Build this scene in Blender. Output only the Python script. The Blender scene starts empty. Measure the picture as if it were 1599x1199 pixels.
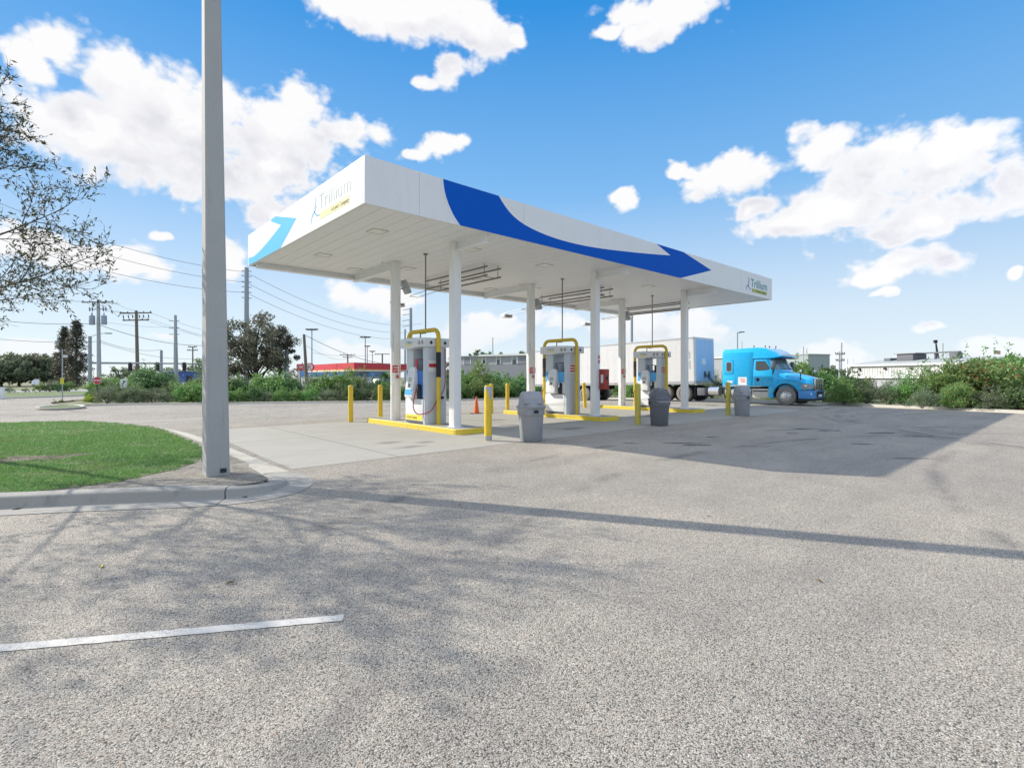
import bpy, bmesh, math, random
import numpy as np
from mathutils import Vector, Matrix
from mathutils.geometry import tessellate_polygon
PI = math.pi
R = math.radians
scene = bpy.context.scene
COL = scene.collection
random.seed(7)

# ------------------------------------------------------------------ helpers
def tag(o, label=None, cat=None, group=None, kind=None):
    if label: o['label'] = label
    if cat: o['category'] = cat
    if group: o['group'] = group
    if kind: o['kind'] = kind
    return o

def thing(name, label, cat, loc=(0, 0, 0), rz=0.0, group=None):
    o = bpy.data.objects.new(name, None)
    COL.objects.link(o)
    o.location = loc
    o.rotation_euler = (0, 0, rz)
    o.empty_display_size = 0.2
    return tag(o, label, cat, group)

class MB:
    def __init__(s):
        s.v = []; s.f = []; s.m = []
    def add(s, vs, fs, m=0):
        b = len(s.v)
        s.v += [tuple(p) for p in vs]
        for q in fs:
            s.f.append(tuple(i + b for i in q)); s.m.append(m)
        return s
    def box(s, x0, x1, y0, y1, z0, z1, m=0):
        vs = [(x0, y0, z0), (x1, y0, z0), (x1, y1, z0), (x0, y1, z0), (x0, y0, z1), (x1, y0, z1), (x1, y1, z1), (x0, y1, z1)]
        return s.add(vs, [(0, 3, 2, 1), (4, 5, 6, 7), (0, 1, 5, 4), (1, 2, 6, 5), (2, 3, 7, 6), (3, 0, 4, 7)], m)
    def prism(s, poly, axis, a, b, m=0):
        n = len(poly)
        def P(p, t):
            return {'x': (t, p[0], p[1]), 'y': (p[0], t, p[1]), 'z': (p[0], p[1], t)}[axis]
        vs = [P(p, a) for p in poly] + [P(p, b) for p in poly]
        fs = [tuple(range(n))[::-1], tuple(range(n, 2 * n))]
        fs += [(i, (i + 1) % n, n + (i + 1) % n, n + i) for i in range(n)]
        return s.add(vs, fs, m)
    def loft(s, rings, m=0, cap=True):
        n = len(rings[0]); vs = [p for r in rings for p in r]; fs = []
        for k in range(len(rings) - 1):
            for i in range(n):
                j = (i + 1) % n
                fs.append((k * n + i, k * n + j, (k + 1) * n + j, (k + 1) * n + i))
        if cap:
            fs.append(tuple(range(n))[::-1]); fs.append(tuple(range((len(rings) - 1) * n, len(rings) * n)))
        return s.add(vs, fs, m)
    def tube(s, pts, r, n=8, m=0, cap=True):
        pts = [Vector(p) for p in pts]
        rs = r if isinstance(r, (list, tuple)) else [r] * len(pts)
        rings = []; up = None
        for i, p in enumerate(pts):
            d = (pts[min(i + 1, len(pts) - 1)] - pts[max(i - 1, 0)]).normalized()
            if up is None:
                up = Vector((0, 0, 1)) if abs(d.z) < 0.9 else Vector((1, 0, 0))
            a = d.cross(up)
            if a.length < 1e-5: a = d.cross(Vector((0, 1, 0)))
            a.normalize(); b = a.cross(d).normalized(); up = b
            rings.append([tuple(p + (a * math.cos(2 * PI * k / n) + b * math.sin(2 * PI * k / n)) * rs[i]) for k in range(n)])
        return s.loft(rings, m, cap)
    def lathe(s, prof, n=24, c=(0, 0, 0), m=0, sx=1, sy=1):
        rings = [[(c[0] + r * sx * math.cos(2 * PI * k / n), c[1] + r * sy * math.sin(2 * PI * k / n), c[2] + z) for k in range(n)] for r, z in prof]
        return s.loft(rings, m)
    def disc(s, c, axis, r, n=20, th=0.02, m=0):
        poly = [(c[0] + r * math.cos(2 * PI * k / n), c[1] + r * math.sin(2 * PI * k / n)) for k in range(n)]
        return s.prism(poly, axis, c[2], c[2] + th, m)
    def build(s, name, mats, parent=None, loc=(0, 0, 0), rot=(0, 0, 0), bevel=0, seg=2, smooth=35, recalc=True):
        me = bpy.data.meshes.new(name)
        me.from_pydata(s.v, [], s.f)
        mats = mats if isinstance(mats, (list, tuple)) else [mats]
        for q in mats: me.materials.append(q)
        if len(mats) > 1: me.polygons.foreach_set('material_index', s.m)
        bm = bmesh.new(); bm.from_mesh(me)
        if recalc: bmesh.ops.recalc_face_normals(bm, faces=bm.faces)
        if bevel:
            es = [e for e in bm.edges if len(e.link_faces) == 2 and e.calc_face_angle(0) > R(28)]
            bmesh.ops.bevel(bm, geom=es, offset=bevel, segments=seg, affect='EDGES', profile=0.6, clamp_overlap=True)
        if smooth:
            for f in bm.faces: f.smooth = True
            for e in bm.edges:
                if len(e.link_faces) == 2 and e.calc_face_angle(0) > R(smooth): e.smooth = False
        bm.to_mesh(me); bm.free()
        return link(name, me, parent, loc, rot)

def link(name, me, parent=None, loc=(0, 0, 0), rot=(0, 0, 0)):
    o = bpy.data.objects.new(name, me); COL.objects.link(o)
    if parent: o.parent = parent
    o.location = loc; o.rotation_euler = rot
    return o

def text(name, body, size, mt, parent=None, mtx=None, width=None, off=0.0, spacing=1.0, align='LEFT', depth=0.002):
    cu = bpy.data.curves.new(name, 'FONT')
    cu.body = body; cu.size = size; cu.extrude = depth; cu.offset = off; cu.space_character = spacing; cu.align_x = align
    t = bpy.data.objects.new(name + '_src', cu); COL.objects.link(t)
    dg = bpy.context.evaluated_depsgraph_get()
    me = bpy.data.meshes.new_from_object(t.evaluated_get(dg))
    bpy.data.objects.remove(t); bpy.data.curves.remove(cu)
    me.name = name
    if width:
        xs = [v.co.x for v in me.vertices]; k = width / (max(xs) - min(xs))
        for v in me.vertices: v.co.x *= k
    me.materials.clear(); me.materials.append(mt)
    if mtx is not None: me.transform(mtx)
    return link(name, me, parent)

def face_mtx(origin, right, up):
    r = Vector(right).normalized(); u = Vector(up).normalized(); n = r.cross(u)
    return Matrix(((r.x, u.x, n.x, origin[0]), (r.y, u.y, n.y, origin[1]), (r.z, u.z, n.z, origin[2]), (0, 0, 0, 1)))

# gentle fall of the site beyond the pad
def zg(X, Y):
    z = -0.025 * max(0, min(Y, 37) - 17)
    z -= 0.02 * max(0, min(X, 36) - 30.5)
    return z
FOLDS = [((30.5, 0, 0), (1, 0, 0)), ((36, 0, 0), (1, 0, 0)), ((0, 17, 0), (0, 1, 0)), ((0, 37, 0), (0, 1, 0))]

CA, SA = math.cos(R(48.1)), math.sin(R(48.1))
def spot(px, d):   # ground point seen in a given bearing at a given distance ahead
    r = (px - 799.5) / 812.0 * d
    return (SA * r + CA * d, -CA * r + SA * d)
def hz(py, d):     # height of something at that distance
    return 1.6 + (587.5 - py) * d / 812.0

def sheet(name, poly, dz, mt, parent=None, holes=(), flat=None):
    loops = [[Vector((x, y, 0)) for x, y in poly]] + [[Vector((x, y, 0)) for x, y in h] for h in holes]
    tris = tessellate_polygon(loops)
    pts = [p for l in loops for p in l]
    bm = bmesh.new()
    vs = [bm.verts.new(p) for p in pts]
    for t in tris:
        try: bm.faces.new([vs[i] for i in t])
        except ValueError: pass
    for co, no in FOLDS:
        bmesh.ops.bisect_plane(bm, geom=bm.verts[:] + bm.edges[:] + bm.faces[:], plane_co=co, plane_no=no)
    for v in bm.verts: v.co.z = (zg(v.co.x, v.co.y) if flat is None else flat) + dz
    bmesh.ops.recalc_face_normals(bm, faces=bm.faces)
    for f in bm.faces:
        if f.normal.z < 0: f.normal_flip()
    me = bpy.data.meshes.new(name); bm.to_mesh(me); bm.free()
    me.materials.append(mt)
    return link(name, me, parent)

def smooth_path(pts, step=0.35, closed=False):
    pts = [Vector(p) for p in pts]; n = len(pts); out = []
    for i in range(n if closed else n - 1):
        g = lambda k: pts[k % n] if closed else pts[max(0, min(n - 1, k))]
        p0, p1, p2, p3 = g(i - 1), g(i), g(i + 1), g(i + 2)
        c = max(2, int((p2 - p1).length / step))
        for k in range(c):
            t = k / c
            out.append(0.5 * ((2 * p1) + (p2 - p0) * t + (2 * p0 - 5 * p1 + 4 * p2 - p3) * t * t + (3 * p1 - p0 - 3 * p2 + p3) * t ** 3))
    if not closed: out.append(pts[-1])
    return [tuple(p) for p in out]

def sweep(name, path, prof, mt, hscale=None, closed=False, parent=None, bevel=0):
    """prof = [(offset to the left of travel, height)], path 2D"""
    P = [Vector((p[0], p[1])) for p in path]; n = len(P); rings = []
    for i, p in enumerate(P):
        a = P[(i + 1) % n] if closed or i < n - 1 else p
        b = P[(i - 1) % n] if closed or i > 0 else p
        d = (a - b).normalized(); nr = Vector((-d.y, d.x))
        hs = hscale(i / (n - 1)) if hscale else 1
        ring = []
        for o, h in prof:
            q = p + nr * o
            ring.append((q.x, q.y, zg(q.x, q.y) + (h * hs if h > 0.02 else h)))
        rings.append(ring)
    if closed: rings.append(rings[0])
    m = MB(); k = len(prof)
    vs = [q for r in rings for q in r]; fs = []
    for i in range(len(rings) - 1):
        for j in range(k - 1):
            fs.append((i * k + j, i * k + j + 1, (i + 1) * k + j + 1, (i + 1) * k + j))
    if not closed:
        fs.append(tuple(range(k))); fs.append(tuple(range((len(rings) - 1) * k, len(rings) * k))[::-1])
    m.add(vs, fs)
    return m.build(name, mt, parent, smooth=40)

# ------------------------------------------------------------------ materials
class NT:
    def __init__(s, tree): s.t = tree
    def n(s, typ, **kw):
        x = s.t.nodes.new(typ)
        ins = kw.pop('ins', {})
        for k, v in kw.items(): setattr(x, k, v)
        for k, v in ins.items():
            if isinstance(v, bpy.types.NodeSocket): s.t.links.new(v, x.inputs[k])
            else: x.inputs[k].default_value = v
        return x
    def math(s, op, a, b=0.0, c=0.0, clamp=False):
        x = s.n('ShaderNodeMath', operation=op, use_clamp=clamp, ins={0: a, 1: b, 2: c}); return x.outputs[0]
    def vmath(s, op, a, b=(0, 0, 0)):
        x = s.n('ShaderNodeVectorMath', operation=op, ins={0: a, 1: b})
        return x.outputs['Value'] if op in ('LENGTH', 'DOT_PRODUCT', 'DISTANCE') else x.outputs[0]
    def mix(s, fac, a, b, mode='MIX'):
        x = s.n('ShaderNodeMix', data_type='RGBA', blend_type=mode, ins={0: fac, 6: a, 7: b}); return x.outputs[2]
    def ramp(s, fac, stops, interp='LINEAR'):
        x = s.n('ShaderNodeValToRGB', ins={0: fac}); cr = x.color_ramp; cr.interpolation = interp
        while len(cr.elements) < len(stops): cr.elements.new(0.5)
        for e, (p, c) in zip(cr.elements, stops): e.position = p; e.color = c if len(c) == 4 else (*c, 1)
        return x.outputs[0]
    def noise(s, vec, scale, detail=4, rough=0.55, dist=0.0):
        x = s.n('ShaderNodeTexNoise', ins={'Vector': vec, 'Scale': scale, 'Detail': detail, 'Roughness': rough, 'Distortion': dist})
        return x.outputs[0]
    def smoothstep(s, v, a, b):
        x = s.n('ShaderNodeMapRange', interpolation_type='SMOOTHSTEP', ins={0: v, 1: a, 2: b}); return x.outputs[0]

def new_mat(name):
    m = bpy.data.materials.new(name); m.use_nodes = True
    t = NT(m.node_tree); bs = m.node_tree.nodes['Principled BSDF']
    tc = t.n('ShaderNodeTexCoord').outputs['Object']
    return m, t, bs, tc
def C4(c): return (c[0], c[1], c[2], 1)
def mul(c, k): return tuple(min(1, x * k) for x in c)

def M(name, col, rough=0.5, metal=0.0, var=0.12, vs=3.0, bump=0.0, bs=60.0, dirt=0.0, dirtcol=(0.12, 0.1, 0.08), dscale=2.0, coat=0.0):
    m, t, b, tc = new_mat(name)
    nz = t.noise(tc, vs, 5)
    c = t.mix(nz, C4(mul(col, 1 - var)), C4(mul(col, 1 + var)))
    if dirt:
        st = t.n('ShaderNodeMapping', ins={'Vector': tc, 'Scale': (dscale * 2, dscale * 2, dscale * 0.5)}).outputs[0]
        d = t.smoothstep(t.noise(st, 1.6, 7, 0.65), 0.5, 0.78)
        c = t.mix(t.math('MULTIPLY', d, dirt), c, C4(dirtcol))
    t.t.links.new(c, b.inputs['Base Color'])
    rg = t.math('MULTIPLY_ADD', t.noise(tc, vs * 4, 3), 0.2, rough - 0.1, clamp=True)
    t.t.links.new(rg, b.inputs['Roughness'])
    b.inputs['Metallic'].default_value = metal
    if coat: b.inputs['Coat Weight'].default_value = coat; b.inputs['Coat Roughness'].default_value = 0.08
    if bump:
        bp = t.n('ShaderNodeBump', ins={'Strength': bump, 'Distance': 0.01, 'Height': t.noise(tc, bs, 4)})
        t.t.links.new(bp.outputs[0], b.inputs['Normal'])
    return m

def leaf_mat(name, c1, c2, c3=None, trans=0.35, rough=0.55):
    m, t, b, tc = new_mat(name)
    rnd = t.n('ShaderNodeNewGeometry').outputs['Random Per Island']
    orn = t.n('ShaderNodeObjectInfo').outputs['Random']
    st = [(0.0, c1), (0.75, c2)] + ([(0.93, c2), (1.0, c3)] if c3 else [(1.0, mul(c2, 1.25))])
    c = t.ramp(rnd, st)
    k = t.math('MULTIPLY_ADD', orn, 0.5, 0.75)
    hsv = t.n('ShaderNodeHueSaturation', ins={'Color': c, 'Value': k, 'Hue': t.math('MULTIPLY_ADD', orn, 0.05, 0.475)}).outputs[0]
    t.t.links.new(hsv, b.inputs['Base Color'])
    b.inputs['Roughness'].default_value = rough
    tr = t.n('ShaderNodeBsdfTranslucent', ins={'Color': hsv})
    mx = t.n('ShaderNodeMixShader', ins={0: trans, 1: b.outputs[0], 2: tr.outputs[0]})
    t.t.links.new(mx.outputs[0], m.node_tree.nodes['Material Output'].inputs[0])
    return m

def asphalt_mat():
    m, t, b, tc = new_mat('aggregate_asphalt')
    wob = t.n('ShaderNodeTexNoise', ins={'Vector': tc, 'Scale': 60.0, 'Detail': 2.0}).outputs[1]
    p = t.vmath('ADD', tc, t.vmath('MULTIPLY', wob, (0.008, 0.008, 0.0)))
    vo = t.n('ShaderNodeTexVoronoi', voronoi_dimensions='2D', ins={'Vector': p, 'Scale': 132.0, 'Randomness': 1.0})
    rnd = t.n('ShaderNodeSeparateColor', ins={0: vo.outputs['Color']}).outputs[0]
    stone = t.ramp(rnd, [(0.0, (0.088, 0.082, 0.071)), (0.12, (0.194, 0.181, 0.154)), (0.28, (0.352, 0.330, 0.278)), (0.70, (0.458, 0.424, 0.359)), (0.86, (0.528, 0.492, 0.416)), (0.93, (0.440, 0.322, 0.234)), (0.97, (0.634, 0.590, 0.508)), (1.0, (0.686, 0.644, 0.557))])
    gap = t.smoothstep(vo.outputs['Distance'], 0.36, 0.70)
    c = t.mix(t.math('MULTIPLY', gap, 0.70), stone, (0.07, 0.066, 0.062, 1))
    grit = t.noise(tc, 300.0, 3, 0.65)
    c = t.mix(1.0, c, t.ramp(grit, [(0.3, (0.66, 0.66, 0.66)), (0.7, (1.28, 1.26, 1.23))]), 'MULTIPLY')
    spk = t.noise(tc, 38.0, 3, 0.75)
    c = t.mix(1.0, c, t.ramp(spk, [(0.30, (0.62, 0.62, 0.63)), (0.45, (0.97, 0.97, 0.97)), (0.58, (1.03, 1.03, 1.03)), (0.72, (1.28, 1.27, 1.25))]), 'MULTIPLY')
    # wear: pale travelled lanes, darker patches, tyre arcs, oil drips
    big = t.noise(tc, 0.22, 5, 0.6)
    c = t.mix(1.0, c, t.ramp(big, [(0.3, (0.86, 0.86, 0.88)), (0.68, (1.13, 1.1, 1.07))]), 'MULTIPLY')
    lane = t.n('ShaderNodeMapping', ins={'Vector': tc, 'Rotation': (0, 0, R(41.9)), 'Scale': (.16, 1.1, 1)}).outputs[0]
    c = t.mix(1.0, c, t.ramp(t.noise(lane, 0.9, 6, 0.6), [(0.3, (0.87, 0.87, 0.88)), (0.5, (1, 1, 1)), (0.7, (1.07, 1.06, 1.05))]), 'MULTIPLY')
    med = t.noise(tc, 1.7, 6, 0.65)
    c = t.mix(1.0, c, t.ramp(med, [(0.3, (0.9, 0.9, 0.9)), (0.7, (1.08, 1.08, 1.07))]), 'MULTIPLY')
    rings = None
    for cx, cy, rad, w in ((28.0, -6.0, 13.5, 0.22), (26.5, -5.0, 11.0, 0.16), (7.5, 33.0, 9.5, 0.25), (9.0, 35.0, 12.5, 0.2), (14.0, -16.0, 18.0, 0.2), (20.0, 44.0, 19.0, 0.3), (27.4, -6.4, 13.2, 0.2), (25.5, -4.0, 9.2, 0.2), (30.0, -9.0, 17.0, 0.25), (30.6, -9.0, 17.8, 0.2), (10.0, -9.0, 14.5, 0.22), (10.0, -9.0, 16.4, 0.22)):
        d = t.vmath('LENGTH', t.vmath('MULTIPLY', t.vmath('SUBTRACT', tc, (cx, cy, 0)), (1, 1, 0)))
        e = t.math('SUBTRACT', 1.0, t.math('DIVIDE', t.math('ABSOLUTE', t.math('SUBTRACT', d, rad)), w), clamp=True)
        rings = e if rings is None else t.math('MAXIMUM', rings, e)
    brk = t.smoothstep(t.noise(tc, 0.5, 4, 0.6), 0.42, 0.62)
    c = t.mix(t.math('MULTIPLY', t.math('MULTIPLY', rings, brk), 0.5), c, (0.07, 0.07, 0.075, 1))
    oil = None
    owarp = t.n('ShaderNodeTexNoise', ins={'Vector': tc, 'Scale': 4.0, 'Detail': 4.0}).outputs[1]
    for (x, y, sx, sy) in ((11.33, 6.6, .30, .10), (11.3, 6.12, .34, .14), (11.55, 6.3, .25, .08), (13.1, 6.7, .2, .12), (17.2, 5.9, .3, .2), (17.2, 5.2, .35, .2), (17.6, 3.95, .5, .16), (17.3, 3.1, .5, .14), (12.5, 2.4, .45, .07), (12.0, 5.2, .35, .06), (14.4, 3.6, .25, .1), (10.4, 7.4, .2, .1), (15.6, 5.6, .2, .1)):
        q = t.n('ShaderNodeMapping', vector_type='POINT', ins={'Vector': t.vmath('SUBTRACT', tc, (x, y, 0)), 'Rotation': (0, 0, R(41.9)), 'Scale': (1, 1, 0)}).outputs[0]
        q = t.vmath('ADD', t.vmath('MULTIPLY', q, (.62 / sx, 1.0 / sy, 0)), t.vmath('MULTIPLY', t.vmath('SUBTRACT', owarp, (.5, .5, .5)), (1.6, 1.6, 0)))
        d = t.math('SUBTRACT', 1.25, t.math('ADD', t.vmath('LENGTH', q), t.math('MULTIPLY', t.noise(tc, 5, 4), 0.8)), clamp=True)
        oil = d if oil is None else t.math('MAXIMUM', oil, d)
    c = t.mix(t.smoothstep(oil, 0.05, 0.4), c, (0.035, 0.035, 0.038, 1))
    t.t.links.new(c, b.inputs['Base Color'])
    b.inputs['Roughness'].default_value = 0.85
    b.inputs['Specular IOR Level'].default_value = 0.25
    bp = t.n('ShaderNodeBump', ins={'Strength': 0.7, 'Distance': 0.004, 'Height': t.math('SUBTRACT', t.math('MULTIPLY', grit, 0.3), vo.outputs['Distance'])})
    t.t.links.new(bp.outputs[0], b.inputs['Normal'])
    return m

def concrete_mat(name, col, joints=False, dark=0.25, st_scale=(0.5, 1.4, 1), kj=False, t_off=0.0):
    m, t, b, tc = new_mat(name)
    c = t.mix(t.noise(tc, 0.9, 6, 0.6), C4(mul(col, 0.86)), C4(mul(col, 1.12)))
    c = t.mix(1.0, c, t.ramp(t.noise(tc, 90, 5, 0.75), [(0.25, (0.62, 0.62, 0.62)), (0.38, (0.9, 0.9, 0.9)), (0.7, (1.12, 1.12, 1.12))]), 'MULTIPLY')
    stretch = t.n('ShaderNodeMapping', ins={'Vector': tc, 'Scale': st_scale}).outputs[0]
    st = t.smoothstep(t.noise(stretch, 1.3, 7, 0.65), 0.54, 0.74)
    c = t.mix(t.math('MULTIPLY', st, dark), c, C4(mul(col, 0.42)))
    if joints:
        sp = t.n('ShaderNodeSeparateXYZ', ins={0: tc})
        def line(v, off, per, w):
            q = t.math('SUBTRACT', v, off)
            if per: q = t.math('SUBTRACT', t.math('MODULO', t.math('ADD', q, per * 50.5), per), per * 0.5)
            return t.math('LESS_THAN', t.math('ABSOLUTE', q), w)
        j = t.math('MAXIMUM', line(sp.outputs[0], 5.23, 3.16, 0.014), line(sp.outputs[1], 13.75, None, 0.014))
        c = t.mix(t.math('MULTIPLY', j, 0.75), c, (0.07, 0.065, 0.06, 1))
        spots = None
        for (x, y, sx, sy) in ((6.15, 11.3, .55, .35), (6.2, 10.3, .7, .3), (6.9, 10.8, .4, .3), (12.0, 10.6, .9, .5), (11.2, 12.6, 1.0, .4), (18.2, 11.8, 1.2, .5), (12.3, 14.6, .8, .6)):
            q = t.vmath('MULTIPLY', t.vmath('SUBTRACT', tc, (x, y, 0)), (1 / sx, 1 / sy, 0))
            d = t.math('SUBTRACT', 1.35, t.math('ADD', t.vmath('LENGTH', q), t.math('MULTIPLY', t.noise(tc, 2.2, 6, .65), 1.0)), clamp=True)
            spots = d if spots is None else t.math('MAXIMUM', spots, d)
        c = t.mix(t.math('MULTIPLY', t.smoothstep(spots, 0.0, 0.7), 0.6), c, (0.10, 0.095, 0.09, 1))
    if kj:
        u = t.vmath('DOT_PRODUCT', tc, (.862, -.507, 0))
        q = t.math('MODULO', t.math('ADD', t.math('SUBTRACT', u, -2.385 + .012 - t_off), 90.0), 3.0)
        q = t.math('ADD', q, t.math('MULTIPLY', t.math('SUBTRACT', t.noise(tc, 9, 3), .5), .05))
        c = t.mix(t.math('MULTIPLY', t.math('LESS_THAN', t.math('ABSOLUTE', t.math('SUBTRACT', q, .05)), .010), .85), c, (0.03, 0.03, 0.03, 1))
    t.t.links.new(c, b.inputs['Base Color'])
    b.inputs['Roughness'].default_value = 0.82
    bp = t.n('ShaderNodeBump', ins={'Strength': 0.25, 'Distance': 0.004, 'Height': t.noise(tc, 220, 3)})
    t.t.links.new(bp.outputs[0], b.inputs['Normal'])
    return m

def soil_mat(name, c1, c2, c3, s1=1.5, s2=40):
    m, t, b, tc = new_mat(name)
    c = t.mix(t.smoothstep(t.noise(tc, s1, 6, .62), .35, .65), C4(c1), C4(c2))
    c = t.mix(t.smoothstep(t.noise(tc, s2, 4, .7), .45, .68), c, C4(c3))
    t.t.links.new(c, b.inputs['Base Color']); b.inputs['Roughness'].default_value = 0.95
    bp = t.n('ShaderNodeBump', ins={'Strength': 0.8, 'Distance': 0.03, 'Height': t.noise(tc, s2, 5, .7)})
    t.t.links.new(bp.outputs[0], b.inputs['Normal'])
    return m

def glass_mat(name, col, rough=0.06):
    m, t, b, tc = new_mat(name)
    b.inputs['Base Color'].default_value = C4(col); b.inputs['Roughness'].default_value = rough
    b.inputs['Specular IOR Level'].default_value = 0.9
    return m

WHITE = M('white_panel', (0.80, 0.80, 0.79), 0.42, var=0.035, vs=0.9, dirt=0.14, dirtcol=(0.50, 0.49, 0.46), dscale=1.6)
SOFFIT = M('soffit_white', (0.86, 0.87, 0.89), 0.5, var=0.03, vs=0.8, dirt=0.12, dirtcol=(0.5, 0.48, 0.44))
COLUMN = M('column_white', (0.83, 0.83, 0.82), 0.45, var=0.03, dirt=0.18, dirtcol=(0.45, 0.42, 0.37), dscale=1.3)
DKBLUE = M('decal_dark_blue', (0.001, 0.10, 0.52), 0.6, var=0.03); DKBLUE.node_tree.nodes['Principled BSDF'].inputs['Specular IOR Level'].default_value = 0.12
LTBLUE = M('decal_light_blue', (0.10, 0.50, 0.86), 0.4, var=0.03)
TEAL = M('letter_teal', (0.04, 0.25, 0.30), 0.5, var=0.05)
PALELET = M('letter_pale', (0.36, 0.46, 0.45), 0.5, var=0.08)  # paler than the lettering on the front fascia
PALEBLUE = M('logo_pale_blue', (0.22, 0.42, 0.58), 0.5, var=0.05)  # paler than the figure on the front fascia
LOGOBLUE = M('logo_blue', (0.02, 0.10, 0.40), 0.5, var=0.05)
PALEYEL = M('box_pale_yellow', (0.74, 0.70, 0.34), 0.5, var=0.06)
SHADEYEL = M('box_shaded_yellow', (0.42, 0.47, 0.10), 0.5, var=0.06)  # the yellow bar again, with the front fascia's shade in its colour
YELLOW = M('safety_yellow', (0.72, 0.50, 0.03), 0.5, var=0.13, vs=7, dirt=0.5, dirtcol=(0.30, 0.22, 0.07), dscale=3.5)
YELSHADE = M('faded_shaded_yellow', (0.56, 0.47, 0.08), 0.55, var=0.12, vs=5, dirt=0.3, dirtcol=(0.36, 0.34, 0.18))  # faded yellow, greened and dulled to put the canopy shade into its colour
KERBYEL = M('kerb_yellow', (0.76, 0.58, 0.05), 0.55, var=0.10, vs=5, dirt=0.75, dirtcol=(0.36, 0.32, 0.24), dscale=2.8)
GREY = M('grey_plastic', (0.29, 0.30, 0.315), 0.55, var=0.06, vs=5, dirt=0.15)
GREYDK = M('dark_grey_plastic', (0.13, 0.135, 0.15), 0.55, var=0.08, vs=5)
SILVER = M('silver_cabinet', (0.55, 0.59, 0.63), 0.4, var=0.04, dirt=0.1)
SILVER2 = M('header_silver', (0.68, 0.70, 0.73), 0.4, var=0.04)
GALV = M('galvanised', (0.42, 0.43, 0.44), 0.5, metal=0.4, var=0.1)
PIPE = M('pipe_brown_grey', (0.20, 0.19, 0.18), 0.55, var=0.1)
BLACK = M('black_rubber', (0.018, 0.018, 0.02), 0.6, var=0.2)
RED = M('sign_red', (0.56, 0.025, 0.05), 0.45, var=0.05)
REDBOX = M('cabinet_red', (0.36, 0.045, 0.03), 0.5, var=0.12, vs=5, dirt=0.2)
HOSE = M('hose_red', (0.30, 0.02, 0.03), 0.5)
SIGNWHITE = M('sign_white', (0.78, 0.78, 0.78), 0.5, var=0.03)
SIGNYEL = M('sign_yellow', (0.70, 0.62, 0.06), 0.5, var=0.05)
STICKER = M('sticker_yellow', (0.80, 0.70, 0.09), 0.5, var=0.04)
ORANGE = M('cone_orange', (0.80, 0.15, 0.03), 0.5, var=0.08)
SCREEN = glass_mat('screen_dark', (0.03, 0.035, 0.04), 0.15)
DIESPBLUE = M('cabinet_blue', (0.025, 0.16, 0.52), 0.4, var=0.05)
SKYBLUE = M('cabinet_sky_blue', (0.08, 0.40, 0.78), 0.4, var=0.04)
LENS = M('lamp_lens', (0.85, 0.85, 0.82), 0.3, var=0.02)
TRUCK = M('truck_blue', (0.010, 0.46, 0.84), 0.28, var=0.05, vs=1.5, coat=0.6)
TRUCK2 = M('truck_blue_fairing', (0.06, 0.27, 0.62), 0.35, var=0.05, vs=1.5, coat=0.4)
TRUCKSH = M('truck_dark_blue', (0.012, 0.05, 0.16), 0.4)
TYRE = M('tyre', (0.045, 0.043, 0.042), 0.85, var=0.2, vs=8, dirt=0.6, dirtcol=(0.18, 0.16, 0.14))
TYREWALL = M('tyre_dusty', (0.21, 0.20, 0.185), 0.85, var=0.15, vs=9)
RIM = M('alloy_rim', (0.72, 0.72, 0.72), 0.25, metal=0.7, var=0.05)
CHROME = M('chrome', (0.75, 0.76, 0.78), 0.18, metal=0.9, var=0.04)
CHASSIS = M('chassis_black', (0.022, 0.022, 0.025), 0.6, var=0.3)
STEPWHITE = M('step_panel', (0.55, 0.54, 0.50), 0.45, var=0.08, dirt=0.3)
GLASS = glass_mat('vehicle_glass', (0.035, 0.05, 0.055))
GLASS2 = glass_mat('windscreen_glass', (0.16, 0.22, 0.24), 0.05)
TRAILSIDE = M('trailer_side', (0.72, 0.71, 0.69), 0.45, var=0.04, dirt=0.28, dirtcol=(0.45, 0.43, 0.40), dscale=1.4)
TRAILFRONT = M('trailer_front', (0.33, 0.53, 0.76), 0.42, var=0.05, dirt=0.2, dirtcol=(0.4, 0.42, 0.45))  # white wall with a blue reflection put into its colour
ALU = M('aluminium_rail', (0.55, 0.55, 0.55), 0.35, metal=0.6, var=0.06)
BARK = M('bark', (0.16, 0.135, 0.115), 0.9, var=0.35, vs=9, bump=0.8, bs=30)
BARKDK = M('bark_dark', (0.09, 0.075, 0.065), 0.9, var=0.35, vs=9)
POLEWOOD = M('pole_wood', (0.20, 0.165, 0.13), 0.85, var=0.15, vs=4)
POLECON = M('pole_concrete', (0.42, 0.44, 0.45), 0.8, var=0.08, vs=3)
POLESTEEL = M('pole_steel', (0.33, 0.37, 0.41), 0.5, metal=0.3, var=0.06)
WIREM = M('wire', (0.12, 0.125, 0.13), 0.6)
ASPH = asphalt_mat()
CONC = concrete_mat('pad_concrete', (0.355, 0.335, 0.285), True)
KERB = concrete_mat('kerb_concrete', (0.30, 0.285, 0.25), False, 0.6, (2.2, 2.2, 1.0), True)  # stains deepened to put the shaded kerb face into the colour
KERBFAR = concrete_mat('kerb_far', (0.44, 0.41, 0.34), False, 0.2)
SLAB = concrete_mat('island_slab', (0.34, 0.335, 0.32), False, 0.3)
POLEC = concrete_mat('pole_cast_concrete', (0.41, 0.41, 0.395), False, 0.38, (5, 5, .35))
LINE = M('line_paint', (0.56, 0.53, 0.47), 0.8, var=0.16, vs=30, dirt=0.5, dirtcol=(0.30, 0.285, 0.26), dscale=12)
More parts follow.
